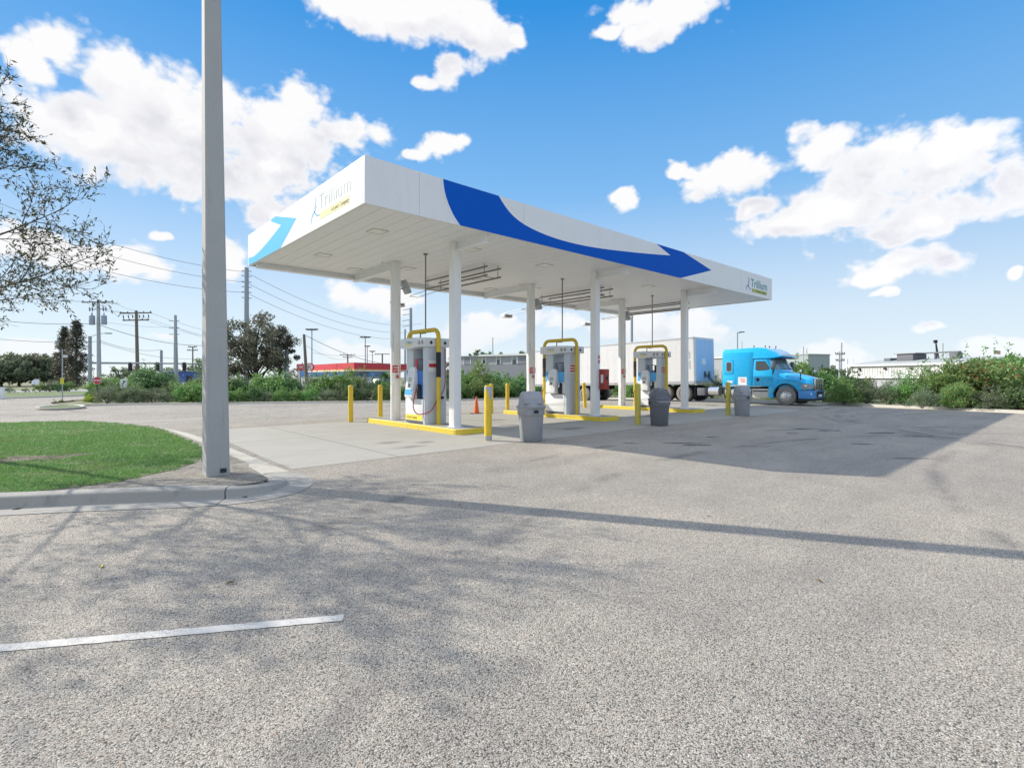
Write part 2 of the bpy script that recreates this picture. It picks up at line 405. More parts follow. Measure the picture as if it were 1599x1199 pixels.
def chip_paint(m):       # paint worn through to the stone in small chips
    t = NT(m.node_tree); b = m.node_tree.nodes['Principled BSDF']; tc = t.n('ShaderNodeTexCoord').outputs['Object']
    src = b.inputs['Base Color'].links[0].from_socket
    k = t.math('MULTIPLY', t.smoothstep(t.noise(tc, 85.0, 4, 0.7), 0.52, 0.62), t.smoothstep(t.noise(tc, 5.0, 4, 0.6), 0.38, 0.62))
    m.node_tree.links.new(t.mix(t.math('MULTIPLY', k, 0.9), src, (0.20, 0.19, 0.175, 1)), b.inputs['Base Color'])
chip_paint(LINE)
SOIL = soil_mat('verge_soil', (0.20, 0.18, 0.10), (0.11, 0.15, 0.05), (0.24, 0.21, 0.14))
TURF = soil_mat('turf_soil', (0.07, 0.13, 0.03), (0.12, 0.17, 0.05), (0.22, 0.19, 0.11), 1.6, 45)
DIRT = soil_mat('bare_dirt', (0.27, 0.24, 0.19), (0.15, 0.13, 0.105), (0.36, 0.33, 0.27), 4.5, 30)
MULCH = soil_mat('mulch', (0.085, 0.055, 0.042), (0.20, 0.155, 0.12), (0.035, 0.025, 0.02), 3, 18)
ROADM = M('street_asphalt', (0.30, 0.29, 0.28), 0.9, var=0.1)
GRASSM = leaf_mat('grass_blade', (0.10, 0.19, 0.045), (0.20, 0.36, 0.10), (0.50, 0.44, 0.26), 0.35)
def dry_patches(m):      # straw coloured patches in the turf
    t = NT(m.node_tree); tc = t.n('ShaderNodeTexCoord').outputs['Object']
    k = t.smoothstep(t.noise(tc, 0.75, 6, 0.68), 0.50, 0.72)
    for lk in list(m.node_tree.links):
        if lk.to_socket.name in ('Base Color', 'Color') and lk.to_node.type in ('BSDF_PRINCIPLED', 'BSDF_TRANSLUCENT'):
            src, dst = lk.from_socket, lk.to_socket
            m.node_tree.links.new(t.mix(t.math('MULTIPLY', k, 0.55), src, (0.40, 0.36, 0.20, 1)), dst)
dry_patches(GRASSM)
LF_OAK = leaf_mat('leaf_left_tree', (0.06, 0.075, 0.035), (0.11, 0.13, 0.06), (0.32, 0.25, 0.06), 0.35)
LF_GREEN = leaf_mat('leaf_bright_green', (0.105, 0.198, 0.050), (0.245, 0.396, 0.117), None, 0.4)
LF_DARK = leaf_mat('leaf_dark_green', (0.070, 0.136, 0.050), (0.157, 0.273, 0.099), None, 0.35)
LF_GREY = leaf_mat('leaf_grey_green', (0.12, 0.165, 0.085), (0.22, 0.28, 0.16), (0.27, 0.29, 0.19), 0.35)
LF_RED = leaf_mat('leaf_red_tinted', (0.105, 0.198, 0.058), (0.245, 0.381, 0.117), (0.734, 0.198, 0.099), 0.4)
LF_PINE = leaf_mat('leaf_conifer', (0.071, 0.086, 0.060), (0.154, 0.158, 0.106), (0.280, 0.170, 0.106), 0.3)
LF_LIVE = leaf_mat('leaf_live_oak', (0.086, 0.088, 0.057), (0.162, 0.158, 0.107), (0.244, 0.194, 0.154), 0.35)
LF_YEL = leaf_mat('leaf_yellow_green', (0.22, 0.27, 0.03), (0.38, 0.4, 0.06), None, 0.4)

# ------------------------------------------------------------------ sky, sun, camera
SUN_EL = R(33.8)
SUN_DIR = Vector((-0.487 * math.cos(SUN_EL), 0.8734 * math.cos(SUN_EL), math.sin(SUN_EL)))
# cumulus clouds: (azimuth, elevation, half width, half height) in radians
CLOUDS = [(1.554, 0.445, 0.049, 0.029), (1.483, 0.432, 0.075, 0.049), (1.529, 0.353, 0.11, 0.079), (1.4, 0.393, 0.133, 0.076), (1.391, 0.331, 0.161, 0.056), (1.267, 0.4, 0.122, 0.059), (1.225, 0.449, 0.074, 0.039), (1.143, 0.413, 0.081, 0.032), (1.267, 0.347, 0.092, 0.05), (1.598, 0.418, 0.032, 0.03), (1.514, 0.178, 0.098, 0.034), (1.578, 0.182, 0.061, 0.03), (1.463, 0.171, 0.049, 0.019), (1.432, 0.219, 0.015, 0.01), (1.345, 0.189, 0.028, 0.047), (1.267, 0.276, 0.046, 0.031), (0.974, 0.406, 0.044, 0.027), (1.016, 0.388, 0.033, 0.017), (1.033, 0.597, 0.188, 0.051), (1.126, 0.595, 0.113, 0.036), (0.907, 0.579, 0.086, 0.052), (0.955, 0.533, 0.051, 0.031), (0.839, 0.572, 0.031, 0.019), (1.016, 0.511, 0.033, 0.015), (0.54, 0.585, 0.118, 0.041), (0.574, 0.558, 0.069, 0.021), (0.65, 0.568, 0.036, 0.015), (0.442, 0.341, 0.084, 0.042), (0.518, 0.363, 0.027, 0.018), (0.301, 0.361, 0.053, 0.042), (0.244, 0.318, 0.11, 0.057), (0.142, 0.308, 0.083, 0.055), (0.077, 0.263, 0.042, 0.054), (0.287, 0.259, 0.134, 0.049), (0.352, 0.248, 0.077, 0.027), (0.164, 0.234, 0.105, 0.038), (0.401, 0.285, 0.05, 0.025), (0.629, 0.319, 0.04, 0.026), (0.195, 0.168, 0.087, 0.031), (0.235, 0.156, 0.058, 0.018), (0.215, 0.122, 0.019, 0.009), (0.179, 0.082, 0.023, 0.01), (0.066, 0.142, 0.011, 0.013), (0.913, 0.092, 0.092, 0.034), (0.974, 0.064, 0.072, 0.027), (0.609, 0.099, 0.099, 0.043), (1.092, 0.145, 0.086, 0.035), (1.126, 0.05, 0.079, 0.021), (0.278, 0.029, 0.079, 0.025), (0.087, 0.038, 0.049, 0.022), (0.741, 0.107, 0.061, 0.027), (0.529, 0.085, 0.078, 0.035), (1.578, 0.039, 0.047, 0.018), (1.434, 0.064, 0.021, 0.009)]
# big clouds added round the unseen rest of the sky, for neutral fill
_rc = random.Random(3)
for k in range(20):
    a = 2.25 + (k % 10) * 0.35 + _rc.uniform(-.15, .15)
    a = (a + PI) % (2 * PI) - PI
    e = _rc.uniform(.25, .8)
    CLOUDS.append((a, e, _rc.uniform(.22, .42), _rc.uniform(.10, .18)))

def cloud_group():
    g = bpy.data.node_groups.new('CloudDensity', 'ShaderNodeTree')
    g.interface.new_socket('P', in_out='INPUT', socket_type='NodeSocketVector')
    g.interface.new_socket('Density', in_out='OUTPUT', socket_type='NodeSocketFloat')
    t = NT(g)
    gi = g.nodes.new('NodeGroupInput'); go = g.nodes.new('NodeGroupOutput')
    P0 = gi.outputs[0]
    sp = t.n('ShaderNodeSeparateXYZ', ins={0: P0})
    ce = t.math('COSINE', sp.outputs[1])
    D = t.n('ShaderNodeCombineXYZ', ins={0: t.math('MULTIPLY', t.math('COSINE', sp.outputs[0]), ce), 1: t.math('MULTIPLY', t.math('SINE', sp.outputs[0]), ce), 2: t.math('MULTIPLY', t.math('SINE', sp.outputs[1]), 1.25)}).outputs[0]
    w = t.n('ShaderNodeTexNoise', ins={'Vector': D, 'Scale': 9.0, 'Detail': 3.0}).outputs[1]
    P = t.vmath('ADD', P0, t.vmath('MULTIPLY', t.vmath('SUBTRACT', w, (.5, .5, .5)), (0.10, 0.07, 0)))
    acc = None
    for a, e, rx, ry in CLOUDS:
        q = t.vmath('MULTIPLY', t.vmath('SUBTRACT', P, (a, e, 0)), (1 / (rx * 1.13), 1 / (ry * 1.10), 0))
        v = t.math('SUBTRACT', 1.0, t.vmath('LENGTH', q))
        acc = v if acc is None else t.n('ShaderNodeMath', operation='SMOOTH_MAX', ins={0: acc, 1: v, 2: 0.22}).outputs[0]
    n1 = t.noise(D, 12.0, 7, 0.56)
    n2 = t.n('ShaderNodeTexVoronoi', feature='F1', ins={'Vector': t.vmath('ADD', D, t.vmath('MULTIPLY', w, (.06, .06, .06))), 'Scale': 19.0, 'Detail': 2.0, 'Roughness': 0.55, 'Lacunarity': 2.3}).outputs['Distance']
    # unseen cloud bank added behind, to the sides and overhead to lift shadow fill
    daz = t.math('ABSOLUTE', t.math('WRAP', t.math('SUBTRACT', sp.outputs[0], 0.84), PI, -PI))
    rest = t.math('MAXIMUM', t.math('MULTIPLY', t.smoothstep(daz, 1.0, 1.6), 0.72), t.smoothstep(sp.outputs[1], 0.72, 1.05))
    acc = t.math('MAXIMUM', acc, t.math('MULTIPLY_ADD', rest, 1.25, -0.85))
    acc = t.math('MAXIMUM', acc, -0.8)
    acc = t.math('MULTIPLY_ADD', acc, 2.1, -0.12)
    d = t.math('ADD', acc, t.math('MULTIPLY', t.math('SUBTRACT', n1, 0.5), 1.5))
    d = t.math('ADD', d, t.math('MULTIPLY', t.math('SUBTRACT', 0.70, n2), 0.95))
    d = t.math('ADD', d, t.math('MULTIPLY', t.math('SUBTRACT', t.noise(D, 30.0, 6, 0.62), 0.5), 1.1))
    g.links.new(d, go.inputs[0])
    return g

SKY_GAIN = 0.135
def build_world():
    wd = bpy.data.worlds.new('World'); scene.world = wd; wd.use_nodes = True
    nt = wd.node_tree; t = NT(nt)
    bg = nt.nodes['Background']
    sky = t.n('ShaderNodeTexSky', sky_type='NISHITA')
    sky.sun_disc = False; sky.sun_elevation = SUN_EL
    sky.sun_rotation = math.atan2(SUN_DIR.x, SUN_DIR.y)
    sky.air_density = 1.0; sky.dust_density = 0.0; sky.ozone_density = 2.0
    D = t.n('ShaderNodeTexCoord').outputs['Generated']
    sp = t.n('ShaderNodeSeparateXYZ', ins={0: D})
    el = t.math('ARCSINE', sp.outputs[2]); az = t.math('ARCTAN2', sp.outputs[1], sp.outputs[0])
    P = t.n('ShaderNodeCombineXYZ', ins={0: az, 1: el, 2: 0.0}).outputs[0]
    # the clear-sky colour: physical sky evened out by a blue that deepens with height
    grad = t.ramp(el, [(0.0, (*HORIZ, 1)), (0.12, (*SKY_LOW, 1)), (0.33, (*SKY_MID, 1)), (0.62, (*SKY_TOP, 1)), (1.0, (*SKY_ZEN, 1))])
    base = t.mix(0.92, sky.outputs[0], grad)
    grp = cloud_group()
    def dens(off):
        g = t.n('ShaderNodeGroup'); g.node_tree = grp
        nt.links.new(t.vmath('ADD', P, off), g.inputs[0]); return g.outputs[0]
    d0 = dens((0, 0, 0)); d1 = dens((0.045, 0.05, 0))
    alpha = t.smoothstep(d0, -0.22, 0.60)
    thick = t.smoothstep(d0, 0.2, 1.3)
    lit = t.math('MULTIPLY_ADD', t.math('SUBTRACT', d0, d1), 0.40, 0.52, clamp=True)
    shade = t.math('MULTIPLY', t.math('MULTIPLY_ADD', thick, 0.95, 0.12), t.math('SUBTRACT', 1.0, lit), clamp=True)
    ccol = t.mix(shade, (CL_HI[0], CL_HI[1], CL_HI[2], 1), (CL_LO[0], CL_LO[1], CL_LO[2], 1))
    # added brightness on clouds overhead and opposite the sun, to fill the shadows
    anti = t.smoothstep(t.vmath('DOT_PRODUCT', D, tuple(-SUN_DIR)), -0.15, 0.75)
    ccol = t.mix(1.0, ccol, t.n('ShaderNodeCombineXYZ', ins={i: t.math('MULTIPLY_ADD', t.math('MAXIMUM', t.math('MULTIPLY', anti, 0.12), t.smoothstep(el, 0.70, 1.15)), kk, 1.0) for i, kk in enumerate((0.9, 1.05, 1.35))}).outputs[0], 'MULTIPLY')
    # clouds thin out into the pale haze near the horizon
    alpha = t.math('MULTIPLY', alpha, t.math('MULTIPLY_ADD', t.smoothstep(el, 0.0, 0.16), 0.45, 0.55))
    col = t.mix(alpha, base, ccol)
    col = t.mix(t.smoothstep(el, 0.02, -0.06), col, (*HORIZ, 1))
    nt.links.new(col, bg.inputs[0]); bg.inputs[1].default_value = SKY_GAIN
    wd.cycles.sampling_method = 'MANUAL'; wd.cycles.sample_map_resolution = 512

CL_HI = (4.55, 4.55, 4.6); CL_LO = (3.05, 3.08, 3.5)
HORIZ = (3.6, 4.0, 4.35); SKY_LOW = (3.0, 3.65, 4.3); SKY_MID = (1.0, 2.32, 4.1); SKY_TOP = (0.10, 1.34, 3.55); SKY_ZEN = (0.06, 0.9, 3.0)
build_world()

sun = bpy.data.lights.new('sun', 'SUN'); sun.energy = 3.7; sun.angle = R(0.53); sun.color = (1.0, 0.94, 0.85)
so = bpy.data.objects.new('sun', sun); COL.objects.link(so)
so.rotation_euler = SUN_DIR.to_track_quat('Z', 'Y').to_euler(); so.location = (0, 0, 30)

cam = bpy.data.cameras.new('camera'); cam.sensor_width = 36; cam.lens = 812 / 1599 * 36
cam.shift_y = -(599.5 - 587.5) / 1599; cam.clip_start = 0.05; cam.clip_end = 4000
co = bpy.data.objects.new('camera', cam); COL.objects.link(co)
co.location = (0, 0, 1.6); co.rotation_euler = (PI / 2, 0, -math.atan2(CA, SA))
scene.camera = co
scene.view_settings.view_transform = 'Standard'; scene.view_settings.look = 'None'
scene.view_settings.exposure = 0.68; scene.view_settings.gamma = 1.0
scene.render.engine = 'CYCLES'
scene.cycles.use_adaptive_sampling = True; scene.cycles.use_denoising = True
scene.cycles.max_bounces = 6; scene.cycles.transparent_max_bounces = 4

# ------------------------------------------------------------------ ground
BACK = smooth_path([(1.9, 46.6), (3.4, 46.9), (9.2, 43.8), (16, 40.1), (22, 36.9), (28, 35.4), (32, 34.6), (35.2, 32), (36.2, 27), (35.6, 20), (34.4, 12), (33.3, 7.9), (31.6, 2.0), (29.2, -4.0), (24.5, -11), (17, -17), (6, -21)], 1.0)
FARL = [(-60, 38), (-30, 55), (-14, 63), (-3.0, 67.0), (3.5, 71.5), (7.5, 73.5)]     # far side of the entrance drive
s = sheet('ground', [(-900, -700), (900, -700), (900, 900), (-900, 900)], -0.10, SOIL); tag(s, kind='structure')
lot = [(-40, -30), (0, -34), (14, -28)] + [(p[0], p[1]) for p in BACK[::-1]] + [(0.5, 50.5), (0.3, 56), (3.0, 62), (9.5, 73)] + FARL[::-1][1:] + [(-70, 20), (-60, -10)]
s = sheet('parking_lot', lot, 0.0, ASPH); tag(s, kind='structure')
st = [(-120, 62), (-60, 80), (-12, 92), (20, 98), (60, 96), (140, 80), (140, 90), (60, 107), (20, 110), (-14, 104), (-64, 92), (-124, 74)]
s = sheet('street', st, -0.03, ROADM); tag(s, kind='structure')
PAD = [(3.16, 9.18), (3.2, 11.2), (3.3, 13.8), (3.6, 17.7), (26.5, 17.5), (26.4, 9.05), (14, 9.3)]
s = sheet('concrete_pad', PAD, 0.004, CONC); tag(s, kind='structure')
# raised verge beyond the back kerb
VER = [(p[0], p[1]) for p in BACK]
out = [(6, -120), (400, -160), (400, 95), (60, 95.4), (20, 97.4), (12.5, 96), (11.5, 75), (4.6, 62), (2.0, 56), (1.0, 50.0)]
off = []
for i, p in enumerate(BACK):
    a = Vector(BACK[min(i + 1, len(BACK) - 1)][:2]) - Vector(BACK[max(i - 1, 0)][:2]); a.normalize()
    off.append((p[0] + -a.y * 0.15, p[1] + a.x * 0.15))
s = sheet('verge', off + out, 0.10, SOIL); tag(s, kind='structure')
s = sheet('far_verge', [(-60, 38.4), (-30, 55.4), (-14, 63.4), (-3, 67.4), (3.3, 71.8), (7.2, 73.9), (9, 92), (-12, 91.4), (-60, 79), (-120, 61), (-120, 30)], 0.08, TURF); tag(s, kind='structure')
kp = [(-0.02, -0.02), (-0.02, 0.09), (0.0, 0.13), (0.03, 0.145), (0.16, 0.145), (0.17, 0.02)]
gp = [(-0.45, 0.006), (-0.05, 0.006), (-0.02, 0.04), (-0.005, 0.12), (0.03, 0.145), (0.17, 0.145), (0.18, -0.03)]
k = sweep('back_kerb', BACK, gp, KERBFAR); tag(k, kind='structure')
k = sweep('drive_kerb', smooth_path(FARL, 2), gp, KERBFAR); tag(k, kind='structure')
# little planted median at the drive mouth
med = smooth_path([(0.75, 47.6), (-.35, 45.6), (-.25, 43.4), (.7, 42.6), (1.75, 43.6), (1.9, 45.6), (1.55, 47.2)], 0.3, True)
s = sheet('median', med, 0.10, TURF); tag(s, kind='structure')
k = sweep('median_kerb', med, [(0.16, -0.02), (0.16, 0.12), (0.12, 0.15), (-0.05, 0.15), (-0.06, 0.02)], KERBFAR, closed=True); tag(k, kind='structure')

# lawn island on the left with its kerb wrapping round the nose
FR = smooth_path([(-16, 17.2), (-9.0, 13.4), (-4, 10.75), (-0.41, 8.78), (0.51, 8.27), (1.5, 7.66), (1.95, 7.48), (2.38, 7.58), (2.66, 7.93), (2.74, 8.4), (2.66, 9.0)], 0.18)
RT = smooth_path([(2.66, 9.0), (2.66, 10.2), (2.68, 12), (2.66, 14.5), (2.5, 19.0), (2.1, 22.0), (1.3, 25.4), (0.0, 26.6), (-1.6, 27.0), (-5, 26.6), (-14, 24), (-24, 26)], 0.5)
def fade(u): return 1.0 if u < 0.90 else max(0.0, 1 - (u - 0.90) / 0.10) ** 0.8
gfr = [(-0.36, 0.006), (-0.03, 0.009), (-0.008, 0.03), (0.016, 0.118), (0.035, 0.142), (0.07, 0.152), (0.24, 0.155), (0.26, 0.02)]
k = sweep('lawn_kerb', FR, gfr, KERB, lambda u: max(0.12, fade(u))); tag(k, kind='structure')
rib = [(-0.38, 0.008), (0.0, 0.010), (0.14, 0.018), (0.15, -0.02)]
k = sweep('ribbon_kerb', RT, rib, KERBFAR); tag(k, kind='structure')
isl = [(p[0], p[1]) for p in FR[:-2]] + [(p[0], p[1]) for p in RT] + [(-24, 18)]
def inset(path, d):
    o = []
    for i, p in enumerate(path):
        a = Vector(path[min(i + 1, len(path) - 1)][:2]) - Vector(path[max(i - 1, 0)][:2]); a.normalize()
        o.append((p[0] - a.y * d, p[1] + a.x * d))
    return o
GI = inset(FR[:-6], 0.22) + [(2.47, 9.2)] + inset(RT[1:], 0.1) + [(-24, 17)]
def bump_sheet(name, poly, dz, amp, mt, n=0.25):
    o = sheet(name, poly, dz, mt); return o
s = sheet('lawn_soil', GI, 0.13, DIRT); tag(s, kind='structure')
LAWN = [(-14, 16.6), (-8.6, 13.7), (-3.9, 11.15), (-0.45, 9.15), (0.15, 8.95), (0.8, 9.12), (1.45, 9.6), (1.9, 10.2), (2.28, 11.2), (2.42, 13.5), (2.36, 16.0), (2.24, 19.0), (1.8, 21.8), (1.0, 24.8), (-0.2, 26.0), (-1.7, 26.4), (-5, 26.1), (-14, 23.4)]
s = sheet('lawn_turf', LAWN, 0.136, TURF); tag(s, kind='structure')
MUL = smooth_path([(-0.6, 12.2), (-.1, 12.3), (0.25, 12.25), (0.62, 12.55), (0.5, 12.85), (0.1, 12.8), (-0.4, 13.05), (-1.1, 13.1), (-1.3, 12.4)], 0.25, True)
s = sheet('mulch_patch', MUL, 0.142, MULCH); tag(s, kind='structure')

def inside(poly, x, y):
    c = np.zeros(x.shape, bool); n = len(poly)
    for i in range(n):
        x1, y1 = poly[i][:2]; x2, y2 = poly[(i + 1) % n][:2]
        cond = ((y1 > y) != (y2 > y)) & (x < (x2 - x1) * (y - y1) / (y2 - y1 + 1e-12) + x1)
        c ^= cond
    return c
def np_mesh(name, verts, nper, faces_per, mt):
    """verts (N,nper,3); faces_per list of index tuples of equal length"""
    N = verts.shape[0]; k = len(faces_per[0])
    fi = (np.arange(N)[:, None, None] * nper + np.array(faces_per)[None]).reshape(-1)
    me = bpy.data.meshes.new(name)
    me.vertices.add(N * nper); me.vertices.foreach_set('co', verts.reshape(-1).astype(np.float32))
    nf = N * len(faces_per)
    me.loops.add(nf * k); me.loops.foreach_set('vertex_index', fi.astype(np.int32))
    me.polygons.add(nf); me.polygons.foreach_set('loop_start', (np.arange(nf) * k).astype(np.int32))
    me.update(calc_edges=True); me.materials.append(mt)
    return me
def grass():
    rg = np.random.default_rng(5); P = []
    for (n, x0, x1, y0, y1, h) in ((60000, -1.6, 2.5, 9.0, 13.0, 0.038), (50000, -2.2, 2.5, 13.0, 17.5, 0.042), (36000, -4.0, 2.5, 17.5, 26.5, 0.05), (45000, -6.5, -1.6, 10.0, 17.0, 0.045), (16000, -9.0, -4.0, 14.0, 26.0, 0.055)):
        x = rg.uniform(x0, x1, n); y = rg.uniform(y0, y1, n)
        jx = .10 * np.sin(y * 9.1 + x * 3.0) + .06 * np.sin(x * 23 + 1); jy = .10 * np.sin(x * 8.3 + 2) + .07 * np.sin(x * 19 + y * 11) + rg.normal(0, .035, n)
        ok = inside(LAWN, x + jx, y + jy) & inside(GI, x, y)
        q = np.stack([x, y], 1)[ok]
        # bald round the mulch and scuffed spots
        wob = .12 * np.sin(q[:, 0] * 7) + .10 * np.sin(q[:, 1] * 13 + q[:, 0] * 5); m = inside(MUL, q[:, 0] + wob, q[:, 1] + wob) & (rg.uniform(size=len(q)) > 0.10); q = q[~m]
        sc = np.sin(q[:, 0] * 2.3 + 1) * np.sin(q[:, 1] * 1.7) + 0.5 * np.sin(q[:, 0] * 5.1 + q[:, 1] * 3.3)
        sc2 = np.sin(q[:, 0] * 6.1 + 2 * np.sin(q[:, 1] * 2.9)) + np.sin(q[:, 1] * 4.7 + 1.5 * np.sin(q[:, 0] * 3.3)); q = q[((sc < 0.8) | (rg.uniform(size=len(q)) > 0.6)) & ((sc2 > -1.1) | (rg.uniform(size=len(q)) > .55))]
        P.append(np.concatenate([q, np.full((len(q), 1), h)], 1))
    P = np.concatenate(P); n = len(P)
    a = rg.uniform(0, 2 * PI, n); w = rg.uniform(.003, .006, n) * (1 + (P[:, 1] - 9) * 0.06); h = P[:, 2] * rg.uniform(.5, 1.4, n)
    ln = rg.normal(0, .55, (n, 2)) * h[:, None]
    z0 = np.array([zg(px, py) for px, py in P[:, :2]]) + 0.134
    dx = np.cos(a) * w; dy = np.sin(a) * w
    V = np.zeros((n, 3, 3))
    V[:, 0] = np.stack([P[:, 0] - dx, P[:, 1] - dy, z0], 1); V[:, 1] = np.stack([P[:, 0] + dx, P[:, 1] + dy, z0], 1)
    V[:, 2] = np.stack([P[:, 0] + ln[:, 0], P[:, 1] + ln[:, 1], z0 + h], 1)
    return np_mesh('lawn_grass', V, 3, [(0, 1, 2)], GRASSM)
g = link('lawn_grass', grass()); tag(g, 'short green mown grass on the lawn island by the concrete pole', 'grass', kind='stuff')

# parking bay line
_rl = random.Random(2); _a = Vector((1.47, 3.31)); _d = Vector((-.863, .505)); _n = Vector((.505, .863))
_l1 = [_a + _d * (k * .03) + _n * (.046 + _rl.uniform(-.0035, .0025)) for k in range(220)]; _l2 = [_a + _d * (k * .03) - _n * (.046 + _rl.uniform(-.0035, .0025)) for k in range(220)]
s = sheet('bay_line', [tuple(p) for p in _l1] + [tuple(p) for p in _l2[::-1]], 0.004, LINE); tag(s, kind='structure')

# ------------------------------------------------------------------ fuel canopy
CX0, CX1, CY0, CY1, CZ0, CZ1 = 5.18, 26.86, 10.60, 19.36, 5.385, 6.43
ISL = [8.83, 15.12, 21.40]
can = thing('fuel_canopy', 'long white canopy on six square columns with blue swoosh fascia over the pumps', 'canopy', ((CX0 + CX1) / 2, (CY0 + CY1) / 2, 0))
def cbuild(m, name, mats, **kw):   # parts given in world coordinates
    for i, v in enumerate(m.v): m.v[i] = (v[0] - (CX0 + CX1) / 2, v[1] - (CY0 + CY1) / 2, v[2])
    return m.build(name, mats, kw.pop('parent', can), **kw)
T = 0.09
def strip(p0, p1, n, m, nrm):
    """fascia panels with open joints between them"""
    for i in range(n):
        a = i / n; b = (i + 1) / n; g = 0.0035 / ((Vector(p1) - Vector(p0)).length)
        q0 = Vector(p0).lerp(Vector(p1), a + g); q1 = Vector(p0).lerp(Vector(p1), b - g)
        lo = (min(q0.x, q1.x, q0.x + nrm[0] * T, q1.x + nrm[0] * T), min(q0.y, q1.y, q0.y + nrm[1] * T, q1.y + nrm[1] * T))
        hi = (max(q0.x, q1.x, q0.x + nrm[0] * T, q1.x + nrm[0] * T), max(q0.y, q1.y, q0.y + nrm[1] * T, q1.y + nrm[1] * T))
        m.box(lo[0], hi[0], lo[1], hi[1], CZ0, CZ1)
def fascia(p0, p1, cuts, nrm):
    m = MB(); p0 = Vector(p0); p1 = Vector(p1)
    for a, b in zip(cuts[:-1], cuts[1:]):
        q0 = p0.lerp(p1, a); q1 = p0.lerp(p1, b)
        d = (p1 - p0).normalized() * 0.004
        q0 = q0 + d; q1 = q1 - d
        xs = [q0.x, q1.x, q0.x + nrm[0] * T, q1.x + nrm[0] * T]; ys = [q0.y, q1.y, q0.y + nrm[1] * T, q1.y + nrm[1] * T]
        m.box(min(xs), max(xs), min(ys), max(ys), CZ0, CZ1)
    return cbuild(m, 'fascia', WHITE, smooth=0)
L_ = CX1 - CX0
F_front = fascia((CX0, CY0, 0), (CX1, CY0, 0), [0] + [(x - CX0) / L_ for x in (6.57, 9.96, 13.33, 16.7, 20.05, 23.44)] + [1], (0, 1))
F_left = fascia((CX0, CY0 + T + .002, 0), (CX0, CY1 - T - .002, 0), [0, 1], (1, 0))
F_back = fascia((CX0, CY1, 0), (CX1, CY1, 0), [0, .2, .4, .6, .8, 1], (0, -1))
F_right = fascia((CX1, CY0 + T + .002, 0), (CX1, CY1 - T - .002, 0), [0, .5, 1], (-1, 0))
# backing frame behind the joints, roof deck
m = MB()
for (a, b, c, d) in ((CX0 + .1, CX1 - .1, CY0 + T + .003, CY0 + T + .05), (CX0 + .1, CX1 - .1, CY1 - T - .05, CY1 - T - .003)):
    m.box(a, b, c, d, CZ0 + 0.02, CZ1 - .02)
m.box(CX0 + .15, CX1 - .15, CY0 + .15, CY1 - .15, CZ0 + .40, CZ0 + .50)
cbuild(m, 'roof_deck', GALV, smooth=0)
# soffit: interlocking pans running front to back
m = MB(); w = 0.405; x = CX0 + T + .004
SZ = CZ0 + 0.045
poly = []
while x + w < CX1 - T:
    poly += [(x, SZ), (x + .018, SZ), (x + .022, SZ + .022), (x + .03, SZ + .022), (x + .034, SZ)]
    x += w
poly += [(CX1 - T - .004, SZ), (CX1 - T - .004, SZ + .06), (CX0 + T + .004, SZ + .06)]
m.prism(poly, 'y', CY0 + T + .055, CY1 - T - .055)
cbuild(m, 'soffit', SOFFIT, smooth=0)
# perimeter gutter beam along the back and ends, set under the soffit
m = MB()
m.box(CX0 + .12, CX1 - .12, CY1 - .62, CY1 - .50, CZ0 - .10, SZ - .003)
m.box(CX0 + .12, CX1 - .12, CY1 - .70, CY1 - .42, CZ0 - .125, CZ0 - .102)
cbuild(m, 'gutter_beam', SOFFIT, bevel=.008, smooth=40)
COLY = (12.17, 15.57)
for ix in ISL:
    cx = ix - 0.10
    for (y0, y1) in ((CY0 + .16, COLY[0] - .125), (COLY[1] + .125, CY1 - .72)):
        m = MB()
        m.box(cx - .012, cx + .012, y0, y1, CZ0 - .20, SZ - .003)
        m.box(cx - .10, cx + .10, y0, y1, CZ0 - .222, CZ0 - .202)
        m.box(cx - .10, cx + .10, y0, y1, SZ - .025, SZ - .004)
        cbuild(m, 'beam', SOFFIT, smooth=0)
for i, ix in enumerate(ISL):
    cx = ix - 0.10
    for j, cy in enumerate(COLY):
        m = MB(); m.box(cx - .125, cx + .125, cy - .125, cy + .125, 0.151, SZ - .002)
        c = cbuild(m, 'column', COLUMN, bevel=.012, smooth=40)
        if j == 1:      # conduits up the back columns
            m = MB()
            m.tube([(cx - .165, cy - .06, .17), (cx - .165, cy - .06, 3.05)], .032, 8)
            m.tube([(cx - .165, cy - .06, 3.05), (cx - .165, cy - .06, 4.9), (cx - .19, cy + .1, 5.2), (cx - .30, cy + .35, SZ - .03)], .016, 6)
            m.tube([(cx + .02, cy - .15, .17), (cx + .02, cy - .15, 2.0)], .018, 6)
            m.tube([(cx + .085, cy - .15, .17), (cx + .085, cy - .15, 4.3)], .014, 6)
            m.lathe([(.0, 0), (.07, .0), (.07, .07), (0, .07)], 14, (cx - .165, cy - .06, 4.02))
            m.box(cx - .205, cx - .128, cy - .1, cy - .02, 1.0, 1.28)
            m.lathe([(.0, 0), (.05, .0), (.035, .06), (0, .06)], 10, (cx - .30, cy + .35, SZ - .07))
            cbuild(m, 'conduit', COLUMN, parent=can)
        else:
            m = MB(); m.box(cx - .17, cx + .17, cy - .17, cy + .17, 0.1515, 0.166)
            cbuild(m, 'base_plate', COLUMN, bevel=.004, parent=can)
